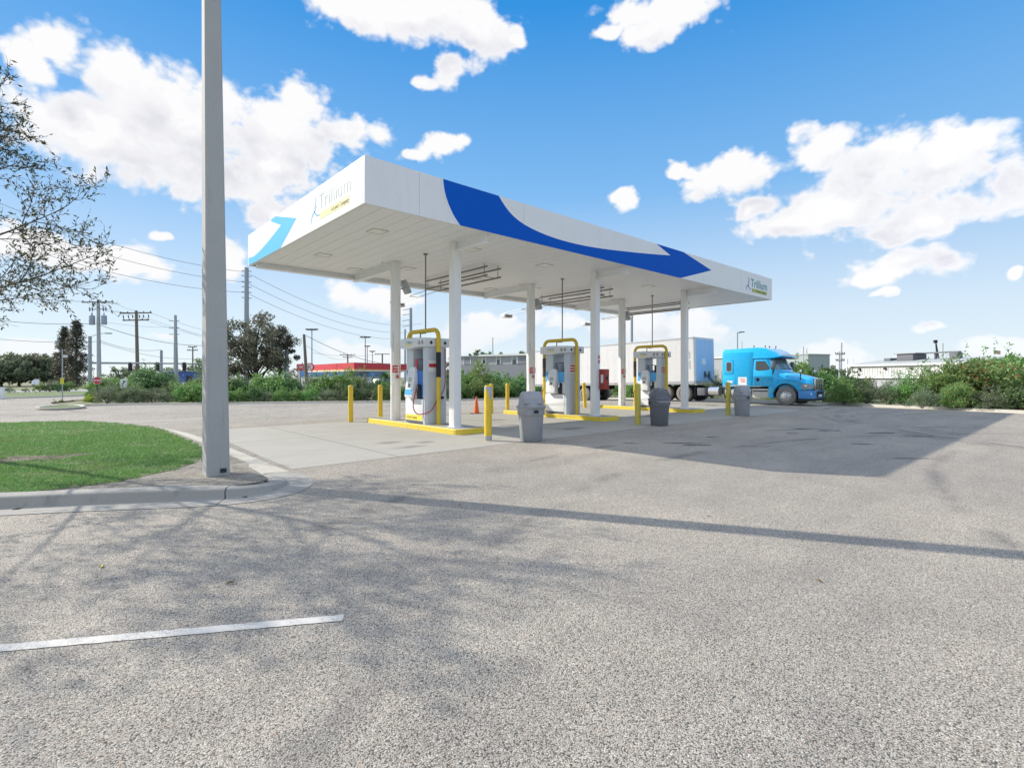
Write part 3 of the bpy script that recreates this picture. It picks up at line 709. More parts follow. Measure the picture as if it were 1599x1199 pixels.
for ix in ISL:                               # recessed lights in the soffit
    for (dx, y) in ((-2.3, 12.6), (0.75, 12.5), (-2.3, 16.2), (0.75, 16.2), (-.6, 17.6)):
        m = MB(); x = ix + dx
        for a, b, c, d in ((-.22, .22, -.22, -.20), (-.22, .22, .20, .22), (-.22, -.20, -.20, .20), (.20, .22, -.20, .20)):
            m.box(x + a, x + b, y + c, y + d, SZ - .016, SZ - .002)
        fr = cbuild(m, 'light_frame', ALU, smooth=0)
        m = MB(); m.box(x - .199, x + .199, y - .199, y + .199, SZ - .010, SZ - .003)
        cbuild(m, 'light_lens', LENS, smooth=0)

# decals on the fascia
def front_decal(name, pts, mt, y=CY0, d=0.004):
    m = MB(); m.prism(pts, 'y', y - d, y - 0.0006)
    return cbuild(m, name, mt, smooth=0, parent=can)
def left_decal(name, pts, mt, x=CX0, d=0.004):
    m = MB(); m.prism(pts, 'x', x - d, x - 0.0006)
    return cbuild(m, name, mt, smooth=0, parent=can)
def curve(pts, n=40):
    return [(p[0], p[1]) for p in smooth_path([(a, b, 0) for a, b in pts], 0.25)]
zt, zb = CZ1 - .004, CZ0 + .004
outer = curve([(7.24, zt), (7.27, 6.22), (7.34, 5.98), (7.47, 5.73), (7.60, 5.55), (7.76, zb)])
inner = curve([(9.03, zt), (9.15, 6.30), (9.34, 6.13), (9.60, 5.975), (9.98, 5.84), (10.55, 5.74), (11.24, 5.68), (12.16, 5.67), (13.25, 5.72), (14.54, 5.83), (15.96, 5.97), (17.55, 6.15)])
swoosh = outer + [(18.25, zb), (20.70, 6.02), (18.45, zt), (16.60, zt), (17.55, 6.15)] + inner[::-1][1:]
halo = curve([(7.16, zt), (7.20, 6.21), (7.27, 5.96), (7.40, 5.71), (7.53, 5.53), (7.68, zb)]) + outer[::-1]
front_decal('blue_swoosh', swoosh, DKBLUE)
front_decal('swoosh_outline', halo, SIGNWHITE)
arrow = curve([(19.26, 5.66), (18.87, 5.60), (18.2, 5.64), (17.26, 5.79), (16.48, 5.95), (15.98, 6.06)]) + [(16.95, 6.39), (16.80, zt), (16.46, zt), (14.73, 5.98), (16.06, zb), (19.26, zb)]
left_decal('blue_swoosh', arrow, LTBLUE)
def ribbon(pts, w0, w1, wm):
    P = [Vector((p[0], p[1], 0)) for p in smooth_path([(a, b, 0) for a, b in pts], 0.04)]
    L = []; Rr = []
    for i, p in enumerate(P):
        d = (P[min(i + 1, len(P) - 1)] - P[max(i - 1, 0)]).normalized(); n = Vector((-d.y, d.x, 0)); u = i / (len(P) - 1)
        w = (w0 * (1 - u) + w1 * u) * (1 - abs(2 * u - 1)) * 0 + (w0 * (1 - u) ** 2 + 2 * wm * u * (1 - u) * 1.2 + w1 * u * u)
        L.append((p.x + n.x * w / 2, p.y + n.y * w / 2)); Rr.append((p.x - n.x * w / 2, p.y - n.y * w / 2))
    return L + Rr[::-1]
FIG = ([(.44, 1.0), (.54, .85), (.52, .66), (.36, .52)], [(.02, .0), (.10, .22), (.27, .36), (.48, .44), (.64, .60)], [(.36, .46), (.50, .30), (.70, .20), (.97, .16)])
def figure(fn, x0, x1, z0, z1, mt, flip=1):
    for st in FIG:
        pts = [(x0 + (x1 - x0) * a, z0 + (z1 - z0) * b) for a, b in st]
        fn('logo_figure', ribbon(pts, .012, .012, .075 * abs(x1 - x0) / .55), mt)
# left end: mark, wording and yellow bar
figure(left_decal, 13.66, 13.06, 5.58, 6.24, PALEBLUE)
left_decal('logo_bar', [(13.06, 5.565), (11.34, 5.565), (11.34, 5.745), (13.06, 5.745)], PALEYEL)
cc = Vector(((CX0 + CX1) / 2, (CY0 + CY1) / 2, 0))
def ltext(name, body, size, mt, y, z, width, off, x=CX0 - .003):
    return text(name, body, size, mt, can, Matrix.Translation(-cc) @ face_mtx((x, y, z), (0, -1, 0), (0, 0, 1)), width, off)
def ftext(name, body, size, mt, x, z, width, off, y=CY0 - .003):
    return text(name, body, size, mt, can, Matrix.Translation(-cc) @ face_mtx((x, y, z), (1, 0, 0), (0, 0, 1)), width, off)
ltext('logo_lettering', 'Trillium', .54, PALELET, 13.14, 5.83, 1.84, -.012)
ltext('logo_tagline', "A Love's Company", .15, M('tagline_brown', (.30, .20, .12), .6), 12.35, 5.605, 0.98, .0, CX0 - .006)
figure(front_decal, 23.95, 24.50, 5.55, 6.19, LOGOBLUE)
front_decal('logo_bar', [(24.57, 5.545), (26.22, 5.545), (26.22, 5.705), (24.57, 5.705)], SHADEYEL)
ftext('logo_lettering', 'Trillium', .54, TEAL, 24.45, 5.775, 1.80, .003)
ftext('logo_tagline', "A Love's Company", .14, M('tagline_dark', (.08, .12, .05), .6), 25.0, 5.58, 1.1, .0, CY0 - .006)

# pipe racks hung under the soffit, with the boom that carries a sign box past the back edge
for k, ix in enumerate(ISL):
    x0 = ix + 2.55
    t = thing('pipe_rack', ['rack of four slim pipes under the canopy nearest the concrete pole', 'rack of four slim pipes under the middle of the canopy', 'rack of four slim pipes under the canopy end nearest the truck'][k], 'pipe rack', (x0, 15.5, SZ), group='pipe racks under the canopy')
    for dx, dz in ((-.30, -.12), (.30, -.12), (-.30, -.42), (.30, -.42)):
        MB().tube([(dx, -1.9, dz), (dx, 1.9, dz)], .03, 8).build('pipe', PIPE, t)
    for y in (-1.75, 1.75):
        m = MB()
        for dx in (-.30, .30): m.tube([(dx, y, -.001), (dx, y, -.45)], .012, 6)
        m.tube([(-.30, y, -.45), (.30, y, -.45)], .012, 6)
        m.build('hanger', PIPE, t)
    m = MB()
    m.tube([(-.22, 1.2, -.40), (-.22, 4.6, -.62)], .012, 6); m.tube([(.22, 1.2, -.40), (.22, 4.6, -.62)], .012, 6)
    m.tube([(-.22, 3.3, -.535), (.22, 3.3, -.535)], .012, 6)
    m.build('boom', GALV, t)
    m = MB(); m.box(-.28, .28, 4.45, 4.75, -.82, -.64)
    b = m.build('sign_box', SIGNWHITE, t, bevel=.03)
    m = MB(); m.box(-.2, .2, 4.43, 4.449, -.78, -.70); m.build('box_grille', GREYDK, b, smooth=0)
# floodlights on the back columns
for k, ix in enumerate(ISL):
    t = thing('column_floodlight', ['tilted grey floodlight on the back column nearest the concrete pole', 'tilted grey floodlight on the middle back column', 'tilted grey floodlight on the back column nearest the truck'][k], 'floodlight', (ix - .10 + .125, COLY[1], 4.55), group='floodlights on the back columns')
    MB().tube([(0, 0, 0), (.16, 0, 0), (.2, 0, .06)], .02, 8).build('bracket', GALV, t)
    MB().box(-.06, .06, -.17, .17, -.22, .26).build('housing', GALV, t, loc=(.26, 0, .06), rot=(0, R(-28), 0), bevel=.03)
# emergency stops on the back columns
for k, ix in enumerate(ISL):
    t = thing('emergency_stop', ['red emergency shut off plate above a button on the column nearest the concrete pole', 'red emergency shut off plate above a button on the middle back column', 'red emergency shut off plate above a button on the column nearest the truck'][k], 'emergency stop', (ix - .10 - .02, COLY[1] - .127, 1.72), group='emergency shut off plates')
    b = MB().box(-.16, .16, -.012, -.001, .0, .24).build('plate', RED, t, bevel=.004)
    for j, wd in enumerate(('EMERGENCY', 'SHUT OFF')):
        text('lettering', wd, .07, SIGNWHITE, b, face_mtx((-.13, -.0135, .145 - .095 * j), (1, 0, 0), (0, 0, 1)), .26, .002)
    m = MB(); m.box(-.05, .05, -.05, -.001, -.20, -.07); bx = m.build('switch_box', GALV, t, bevel=.008)
    MB().lathe([(0, 0), (.042, 0), (.042, .02), (.02, .035), (0, .035)], 14).build('button', RED, bx, loc=(0, -.05, -.135), rot=(R(90), 0, 0))
# stickers and extinguisher box on the middle front column
cx = ISL[1] - .10
t = thing('extinguisher_cabinet', 'red fire extinguisher box hung on the middle front column', 'extinguisher box', (cx + .09, COLY[0] - .127, 1.12))
bd = MB().box(-.02, .24, -.26, -.001, 0, .74).build('cabinet', REDBOX, t, bevel=.012)
m = MB(); m.box(-.0235, -.0205, -.19, -.08, .24, .54); m.build('label', SIGNWHITE, bd, smooth=0)
m = MB(); m.disc((.11, .42, -.268), 'y', .07, 18, .006); m.build('viewing_port', BLACK, bd)
MB().box(.2, .22, -.268, -.262, .3, .44).build('latch', GALV, bd, smooth=0)
t = thing('warning_notice', 'small white and red warning notice stuck on the middle front column', 'notice', (cx + .06, COLY[0] - .127, 2.05))
bd = MB().box(-.06, .06, -.004, -.001, 0, .34).build('sheet', SIGNWHITE, t, smooth=0)
m = MB()
for (a, b_, c, d) in ((-.045, -.005, .19, .31), (.01, .045, .19, .31), (-.045, -.005, .03, .15), (.01, .045, .03, .15)): m.box(a, b_, -.0065, -.0042, c, d)
m.build('pictogram', RED, bd, smooth=0)

# ------------------------------------------------------------------ pump islands, dispensers, guards
for k, ix in enumerate(ISL):
    def rr(h, y0, y1, r=.22, n=6):
        o = []
        for (cx_, cy_, a0) in ((h - r, y1 - r, 0), (-h + r, y1 - r, 90), (-h + r, y0 + r, 180), (h - r, y0 + r, 270)):
            for i in range(n + 1):
                a = R(a0 + 90 * i / n); o.append((cx_ + r * math.cos(a), cy_ + r * math.sin(a)))
        return o
    t = thing('pump_island', ['yellow edged concrete island under the pump nearest the concrete pole', 'yellow edged concrete island under the middle pump', 'yellow edged concrete island under the pump nearest the truck'][k], 'pump island', (ix, 14.2, 0), group='pump islands')
    m = MB(); m.loft([[(x, y, z) for x, y in rr(h, -2.75 + e, 2.75 - e, .22 - e)] for h, e, z in ((.525, 0, .004), (.525, 0, .095), (.508, .012, .10), (.508, .012, .106), (.518, .005, .112), (.518, .005, .138), (.505, .018, .15))], cap=True)
    e = m.build('kerb_edge', KERBYEL, t, smooth=50)
    m = MB(); m.prism(rr(.46, -2.69, 2.69, .18), 'z', .10, .1515); m.build('slab', SLAB, t)

def make_dispenser(ix, k):
    lab = ['tall silver gas dispenser with a red hose looped across its yellow striped front', 'tall silver gas dispenser with plain white front on the middle island', 'tall silver gas dispenser nearest the truck, partly behind a dark bin'][k]
    t = thing('fuel_dispenser', lab, 'fuel dispenser', (ix + .02, 13.93, .1515), group='gas dispensers on the islands')
    X0, X1, Y0, Y1 = -.385, .385, -.655, .56
    # lower cabinet
    m = MB(); m.box(X0 + .02, X1 - .02, Y0 + .18, Y1, .02, .76); body = m.build('lower_cabinet', SIGNWHITE, t, bevel=.012)
    for s in (-1, 1):
        xa = s * (abs(X0) - .02)
        m = MB(); a, b = sorted((xa, xa + s * .018)); m.box(a, b, Y0 + .2, Y1 - .02, .09, .74)
        d = m.build('service_panel', SIGNWHITE, body, bevel=.006)
        m = MB(); a, b = sorted((xa + s * .012, xa + s * .024)); poly = [(-.14, .738), (.14, .738), (.11, .70), (-.11, .70)]
        m.prism([(p + .1, q) for p, q in poly], 'x', a, b); m.build('hand_recess', SILVER, body, smooth=0)
        m = MB(); a, b = sorted((xa - s * .02, xa + s * .004)); m.box(a, b, Y0 + .2, Y1 - .02, .022, .08); m.build('plinth_gap', GREYDK, body, smooth=0)
        if k == 0 and s == -1:
            m = MB(); a, b = sorted((xa + s * .0186, xa + s * .021)); m.box(a, b, Y0 + .22, Y1 - .04, .10, .27); st_ = m.build('yellow_strip', STICKER, body, smooth=0)
            text('lettering', "A Love's Company", .1, M('strip_lettering', (.30, .17, .04), .6), body, face_mtx((xa - .022, Y1 - .12, .155), (0, -1, 0), (0, 0, 1)), .58, .0)
    # front pilaster (full height, chamfered) on the near end, grey panel post on the far end
    ch = .07
    pl = [(X0, Y0 + ch), (X0 + ch, Y0), (X1 - ch, Y0), (X1, Y0 + ch), (X1, Y0 + .175), (X0, Y0 + .175)]
    m = MB(); m.prism(pl, 'z', .0, 2.34); m.build('pilaster', SILVER, t, bevel=.006)
    m = MB(); m.box(X0 + .05, X1 - .05, Y1 - .40, Y1, .765, 2.34); m.build('rear_post', SILVER, t, bevel=.01)
    if k == 0:
        m = MB(); m.box(.12, .30, Y0 + .18, Y1 - .41, .765, 2.33); m.build('back_panel', SILVER, t, bevel=.004)
    # blue band behind the console
    m = MB(); m.box(X0 + .03, X1 - .03, Y0 + .18, Y1 - .02, .80, 1.22); m.build('equipment_band', SIGNWHITE if k else DIESPBLUE, t, bevel=.01)
    m = MB(); m.box(X0 + .028, X1 - .028, Y0 + .179, Y1 - .018, 1.222, 1.62); m.build('blue_band', DIESPBLUE if k == 0 else SKYBLUE, t, bevel=.01)
    for s in (-1, 1):
        # sloping console with arched head
        prof = [(.78, .20), (.86, .235), (1.45, .115), (1.66, .06), (1.74, .0)]
        rings = []
        for z, dx in prof:
            hw = .235 if z < 1.5 else (.20 if z < 1.7 else .12)
            x_out = s * (abs(X0) + dx * .72); x_in = s * (abs(X0) - .05)
            yc = .10
            rings.append([(x_in, yc - hw, z), (x_in, yc + hw, z), (x_out, yc + hw * .93, z), (x_out, yc - hw * .93, z)])
        m = MB(); m.loft(rings); c = m.build('console', SIGNWHITE, t, bevel=.012)
        def panel(name, z0, z1, y0, y1, mt, lift=.006):
            def xo(z):
                for (za, da), (zb_, db) in zip(prof[:-1], prof[1:]):
                    if za <= z <= zb_: return s * (abs(X0) + .72 * (da + (db - da) * (z - za) / (zb_ - za)) + lift)
            vs = [(xo(z0), .10 + y0, z0), (xo(z0), .10 + y1, z0), (xo(z1), .10 + y1, z1), (xo(z1), .10 + y0, z1)]
            vs += [(v[0] - s * .012, v[1], v[2]) for v in vs]
            m = MB(); m.add(vs, [(0, 1, 2, 3), (7, 6, 5, 4), (0, 4, 5, 1), (1, 5, 6, 2), (2, 6, 7, 3), (3, 7, 4, 0)]); m.build(name, mt, c, smooth=0)
        panel('display', 1.47, 1.60, -.11, .11, SILVER2)
        panel('display_window', 1.28, 1.42, -.10, .09, M('lcd_grey', (.42, .44, .38), .3), .007)
        panel('keypad', 1.10, 1.22, -.05, .09, GREYDK)
        if k == 0: panel('blue_sticker', .88, 1.05, -.19, .19, SKYBLUE)
        else: panel('sticker', 1.02, 1.06, -.05, .05, SIGNYEL)
        m = MB(); a, b = sorted((s * (abs(X0) + .00), s * (abs(X0) + .02)))
        m.box(a, b, -.36, -.17, .80, 1.20); m.build('nozzle_holder', BLACK, t, bevel=.01)
        m = MB(); m.box(*sorted((s * .30, s * .32)), -.05, .06, 1.63, 1.98); m.build('notice', RED if k == 0 else GREYDK, t, smooth=0)
        m = MB()
        for a, b, c_, d in ((-.36, -.34, 1.63, 1.98), (-.34, -.12, 1.95, 1.98)): m.box(*sorted((s * .30, s * .32)), a, b, c_, d)
        m.build('hose_hook', BLACK, t, smooth=0)
    # header, bowed underside
    def hdr(z_extra):
        pts = []
        for i in range(13):
            u = i / 12; y = -.72 + 1.44 * u
            pts.append((y, 2.34 - .055 * math.sin(PI * min(1, max(0, (u - .35) / .65)))))
        return pts + [(.72, 2.60), (.2, 2.625), (-.72, 2.60)]
    m = MB(); m.prism(hdr(0), 'x', X0 - .10, X1 + .10); h = m.build('header', SILVER2, t, bevel=.012)
    for s in (-1, 1):
        xx = s * (abs(X0) + .10)
        for y in (-.42, -.60):
            m = MB(); a, b = sorted((xx + s * .0005, xx + s * .006)); m.prism([(y, 2.39), (y + .07, 2.46), (y, 2.53), (y - .07, 2.46)], 'x', a, b); d = m.build('hazard_diamond', BLACK, h, smooth=0)
            m = MB(); a, b = sorted((xx + s * .0062, xx + s * .009)); m.prism([(y, 2.425), (y + .035, 2.46), (y, 2.495), (y - .035, 2.46)], 'x', a, b); m.build('diamond_centre', SIGNWHITE, h, smooth=0)
        m = MB(); a, b = sorted((xx + s * .0005, xx + s * .005)); m.box(a, b, -.02, .36, 2.385, 2.425); m.build('header_bar', STICKER, h, smooth=0)
    text('header_lettering', 'Trillium', .13, PALELET, h, face_mtx((X0 - .104, .36, 2.45), (0, -1, 0), (0, 0, 1)), .40, .0)
    for yy in (-.25, .0, .25):
        m = MB(); m.prism([(yy, 2.40), (yy + .06, 2.46), (yy, 2.52), (yy - .06, 2.46)], 'y', -.727, -.7205)
        for i, v in enumerate(m.v): m.v[i] = (v[0], v[1], v[2])
        m.build('hazard_diamond', BLACK, h, smooth=0)
    # warning panel on the near end
    m = MB(); m.box(-.30, .10, Y0 - .006, Y0 - .0005, 1.58, 1.92); w_ = m.build('warning_panel', SIGNWHITE, t, smooth=0)
    m = MB()
    if k == 0: m.box(-.29, .09, Y0 - .009, Y0 - .0065, 1.72, 1.83)
    else:
        for z in (1.62, 1.72, 1.82): m.box(-.27, .07, Y0 - .009, Y0 - .0065, z, z + .055)
    m.build('warning_text', RED, w_, smooth=0)
    # vent pipe to the soffit
    m = MB(); m.tube([(.0, .28, 2.60), (.0, .28, 2.80), (.0, -.02 + (.0), 2.80), (.0, -.02, 2.82), (.0, -.02, SZ - .1515 - .02)], .022, 8)
    m.lathe([(0, 0), (.07, 0), (.07, .03), (0, .03)], 12, (0, -.02, SZ - .1515 - .034)); m.build('vent_pipe', PIPE, t)
    # hose
    if k == 0:
        hp = smooth_path([(X0 - .10, -.25, 1.02), (X0 - .15, -.24, .82), (X0 - .17, -.20, .60), (X0 - .16, -.22, .45), (X0 - .14, -.34, .33), (X0 - .08, -.50, .31), (X0 + .10, Y0 - .10, .42), (X0 + .30, Y0 - .12, .72), (.20, Y0 - .10, 1.1), (.26, Y0 - .06, 1.7), (.27, Y0 - .04, 2.30)], .05)
        MB().tube(hp, .016, 8).build('hose', HOSE, t)
        m = MB(); m.box(.10, .20, Y0 - .09, Y0 + .01, .76, .84); m.build('breakaway', BLACK, t, bevel=.01)
    else:
        hp = smooth_path([(X0 - .05, Y1 + .05, .95), (X0 - .05, Y1 + .16, .6), (X0 + .05, Y1 + .18, .42), (.1, Y1 + .14, .7), (.12, Y1 + .06, 1.4), (.1, Y1 + .04, 2.30)], .06)
        MB().tube(hp, .016, 8).build('hose', HOSE, t)
    m = MB(); m.tube([(X0 - .04, -.25, 1.20), (X0 - .07, -.26, 1.13), (X0 - .10, -.25, 1.02)], [.018, .026, .02], 8); m.build('nozzle', CHROME if k else BLACK, t)
    m = MB(); m.tube([(X0 - .05, -.26, 1.18), (X0 - .085, -.30, 1.16), (X0 - .095, -.29, 1.02)], .009, 6); m.build('nozzle_handle', CHROME, t)
    return t
for k, ix in enumerate(ISL): make_dispenser(ix, k)

for k, ix in enumerate(ISL):     # yellow pipe guards over the dispensers
    t = thing('pipe_guard', ['yellow pipe hoop with a black sleeve over the dispenser with the red hose', 'yellow pipe hoop over the middle dispenser', 'yellow pipe hoop over the dispenser nearest the truck'][k], 'pipe guard', (ix - .02, 13.93, .1515), group='yellow pipe hoops')
    y0, y1, H, r = -.80, .93, 2.86, .24
    pts = [(0, y0, 0.0)]
    pts += [(0, y0, H - r)] + [(0, y0 + r - r * math.cos(a), H - r + r * math.sin(a)) for a in [R(15 * i) for i in range(1, 6)]] + [(0, y0 + r, H)]
    pts += [(0, y1 - r, H)] + [(0, y1 - r + r * math.sin(a), H - r + r * math.cos(a)) for a in [R(15 * i) for i in range(1, 6)]] + [(0, y1, H - r), (0, y1, 0)]
    h = MB().tube(pts, .066, 14).build('hoop', YELLOW, t)
    for y in (y0, y1): MB().lathe([(0, 0), (.13, 0), (.13, .018), (0, .018)], 16).build('foot_plate', YELLOW, t, loc=(0, y, 0.001))
    yb = y0 if k == 0 else y1
    MB().lathe([(.0675, 0), (.074, .005), (.074, .75), (.0675, .755)], 16).build('sleeve', M('black_sleeve', (.015, .015, .02), .6) if k == 0 else M('brown_sleeve', (.10, .07, .05), .7), t, loc=(0, yb, 1.42))

# bollards
def bollard(x, y, h, r, mt, lab, grp, worn=False, cap=True):
    t = thing('bollard', lab, 'bollard', (x, y, 0.004), group=grp)
    m = MB(); m.lathe([(r, 0), (r, h - r * .55), (r * .93, h - r * .25), (r * .7, h - r * .06), (r * .3, h), (0, h)], 20)
    m.build('post', mt, t, smooth=50)
    if worn:
        MB().lathe([(r + .0015, .012), (r + .0015, .12)], 20).build('bare_base', GALV, t, recalc=False)
        m = MB(); n = 20; rings = []
        for i in range(n):
            a = 2 * PI * i / n; zlow = h - .12 - .22 * max(0, math.cos(a + 1.0)) - .05 * math.sin(3 * a)
            rings.append([((r + .0015) * math.cos(a), (r + .0015) * math.sin(a), z) for z in (zlow, h - r * .5)])
        vs = [p for q in rings for p in q]; m.add(vs, [(2 * i, 2 * ((i + 1) % n), 2 * ((i + 1) % n) + 1, 2 * i + 1) for i in range(n)])
        m.build('bare_patch', M('bare_metal', (.42, .45, .55), .5, metal=.2, var=.1), t)
    return t
bollard(8.19, 10.02, 1.38, .094, YELLOW, 'yellow bollard with a worn bare top beside the pale grey bin', 'bollards along the front of the pad', True)
bollard(14.55, 10.0, 1.36, .094, YELSHADE, 'faded greenish yellow bollard with shade in its colour between the two front grey bins', 'bollards along the front of the pad')
bollard(20.93, 10.0, 1.36, .094, YELSHADE, 'faded yellow bollard with shade in its colour left of the far bin in front of the truck', 'bollards along the front of the pad')
bollard(8.00, 17.42, 1.28, .085, YELLOW, 'sunlit yellow bollard, leftmost of the pair behind the first island', 'bollards along the back of the pad')
bollard(9.14, 17.42, 1.28, .085, YELLOW, 'sunlit yellow bollard next to the back column with the red plate', 'bollards along the back of the pad')
bollard(14.42, 17.42, 1.28, .085, YELLOW, 'yellow bollard standing behind the bollard with the worn top', 'bollards along the back of the pad')
bollard(15.36, 17.42, 1.28, .085, YELLOW, 'thin yellow bollard at the far end of the middle island', 'bollards along the back of the pad')
b = bollard(20.55, 17.30, 1.28, .085, YELLOW, 'leaning yellow bollard just right of the middle dispenser', 'bollards along the back of the pad'); b.rotation_euler = (0, R(-5), 0)

# bins
def bin_(x, y, rz, mt, lab, side=False):
    t = thing('litter_bin', lab, 'litter bin', (x, y, 0.006), rz, group='grey litter bins along the pad')
    m = MB(); m.lathe([(0, 0), (.262, 0), (.27, .012), (.31, .62), (.312, .64), (.335, .645), (.338, .82), (.0, .82)], 40); b = m.build('barrel', mt, t, smooth=30)
    for a in (-1, 1):
        m = MB(); m.box(a * .20 - .075, a * .20 + .075, -.352, -.27, .66, .76)
        m2 = MB(); m2.box(-.08, .08, -.36, -.325, .665, .69); m2.box(-.08, -.062, -.36, -.325, .69, .775); m2.box(.062, .08, -.36, -.325, .69, .775); m2.box(-.08, .08, -.36, -.325, .775, .795)
        m2.build('handle', mt, b, rot=(0, 0, R(12 if a < 0 else 192)), bevel=.006)
        MB().box(-.06, .06, -.345, -.336, .692, .773).build('handle_recess', BLACK, b, rot=(0, 0, R(12 if a < 0 else 192)), smooth=0)
    m = MB(); m.lathe([(0, .815), (.345, .815), (.365, .825), (.365, .862), (.34, .87), (0, .87)], 40); l = m.build('rim', mt, t, smooth=30)
    rings = []; N = 40
    for z, ax, ay, p in ((.868, .335, .335, 2), (.90, .315, .315, 2.2), (1.02, .30, .285, 2.6), (1.13, .275, .215, 3), (1.19, .25, .15, 3), (1.215, .21, .10, 3), (1.22, .1, .05, 2)):
        ring = []
        for i in range(N):
            c, s = math.cos(2 * PI * i / N), math.sin(2 * PI * i / N)
            k = (abs(c) ** p + abs(s) ** p) ** (-1 / p)
            ring.append((ax * c * k, ay * s * k, z))
        rings.append(ring)
    m = MB(); m.loft(rings); d = m.build('dome_lid', mt, t, smooth=40)
    for s in (-1, 1):
        vs = [(-.22, s * .292, .93), (.22, s * .292, .93), (.205, s * .165, 1.18), (-.205, s * .165, 1.18)]
        vs += [(a, b_ - s * .03, c) for a, b_, c in vs]
        vs[0:4] = [(a, b_ + s * .014, c + .006) for a, b_, c in vs[0:4]]
        m = MB(); m.add(vs, [(0, 1, 2, 3), (7, 6, 5, 4), (0, 4, 5, 1), (1, 5, 6, 2), (2, 6, 7, 3), (3, 7, 4, 0)]); m.build('swing_flap', mt, d, bevel=.008)
    # liner edge hanging over the rim
    rings = []
    for i in range(N):
        a = 2 * PI * i / N; dz = .035 + .03 * math.sin(a * 2 + 1) + .012 * math.sin(a * 7)
        rings.append([(.342 * math.cos(a), .342 * math.sin(a), .814 - max(.004, dz)), (.349 * math.cos(a), .349 * math.sin(a), .8145)])
    vs = [p for q in rings for p in q]; m = MB(); m.add(vs, [(2 * i, 2 * ((i + 1) % N), 2 * ((i + 1) % N) + 1, 2 * i + 1) for i in range(N)])
    m.build('bin_liner', M('liner', (.35, .36, .38), .4), t)
    return t
bin_(8.98, 9.30, R(-35), GREY, 'pale grey dome lidded bin beside the bollard with the worn top')
bin_(14.85, 9.38, R(52), GREYDK, 'dark grey dome lidded bin in the shade, lid seen from its side')
bin_(21.0, 9.45, R(-38), GREY, 'grey dome lidded bin standing in front of the blue truck cab')

# traffic cone
t = thing('traffic_cone', 'orange traffic cone with a black foot behind the first island', 'traffic cone', (13.9, 17.8, zg(13.9, 17.8)))
MB().lathe([(.135, .03), (.125, .06), (.03, .72), (.0, .73)], 20).build('cone', ORANGE, t)
MB().box(-.20, .20, -.20, .20, 0, .03).build('foot', BLACK, t, bevel=.01)

# concrete pole in the lawn island
t = thing('concrete_pole', 'tall square tapering concrete pole at the corner of the lawn', 'pole', (1.905, 8.77, .135))
m = MB(); rings = []
for z, h in ((-.1, .156), (9.6, .092)):
    c = .02; px = -.085 * z / 9.6
    rings.append([(px + a, b, z) for a, b in ((-h + c, -h), (h - c, -h), (h, -h + c), (h, h - c), (h - c, h), (-h + c, h), (-h, h - c), (-h, -h + c))])
m.loft(rings); m.build('shaft', POLEC, t, smooth=20)
m = MB(); m.box(.02, .10, -.176, -.16, .04, .10); m.build('ground_clamp', CHASSIS, t, smooth=0)

# ------------------------------------------------------------------ blue tractor unit (heading towards -Y, nearside at -X)
def arc(cx, cy, r, a0, a1, n):
    return [(cx + r * math.cos(R(a0 + (a1 - a0) * i / n)), cy + r * math.sin(R(a0 + (a1 - a0) * i / n))) for i in range(n + 1)]
def make_wheel(parent, x, y, z, side, r=.52, w=.30, rim=True, dusty=True, name='wheel'):
    """side = -1 outer face towards -x"""
    s = side
    prof = [(.30, -.5), (.44, -.5), (.50, -.42), (1.0 * r - .005, -.34), (r, -.25), (r, .25), (r - .005, .34), (.50, .42), (.44, .5), (.30, .5)]
    m = MB(); rings = [[(x + b * w * 1.0, y + a * math.cos(2 * PI * i / 32), z + a * math.sin(2 * PI * i / 32)) for i in range(32)] for a, b in prof]
    m.loft(rings, cap=False)
    t_ = m.build('wheel', TYREWALL if dusty else TYRE, parent, smooth=40)
    m = MB(); xo = x + s * w * .44
    pr = [(.315, xo), (.30, xo + s * .012), (.29, xo - s * .02), (.20, xo + s * .008), (.13, xo + s * .02), (.12, xo + s * .05), (.075, xo + s * .055), (.07, xo + s * .085), (.0, xo + s * .09)]
    m.loft([[(b, y + a * math.cos(2 * PI * i / 28), z + a * math.sin(2 * PI * i / 28)) for i in range(28)] for a, b in pr], cap=False)
    rm = m.build('rim', RIM if rim else GALV, t_, smooth=30)
    m = MB()
    for k in range(10):
        a = 2 * PI * k / 10; cy, cz = y + .235 * math.cos(a), z + .235 * math.sin(a)
        m.prism([(cy + .03 * math.cos(b), cz + .03 * math.sin(b)) for b in [2 * PI * i / 10 for i in range(10)]], 'x', *sorted((xo + s * .0, xo + s * .012)))
    h_ = m.build('hand_holes', BLACK, t_, smooth=0)
    return t_
TX, TY = 31.52, 9.95
trk = thing('semi_truck', 'bright blue long nosed semi truck cab with a sleeper parked beyond the canopy', 'truck', (TX, TY, zg(TX, TY) + .01))
def taperx(m, y0, k, fn=None):
    for i, (x, y, z) in enumerate(m.v):
        if y < y0: m.v[i] = (x * (1 - k * ((y0 - y) / y0)), y, z)
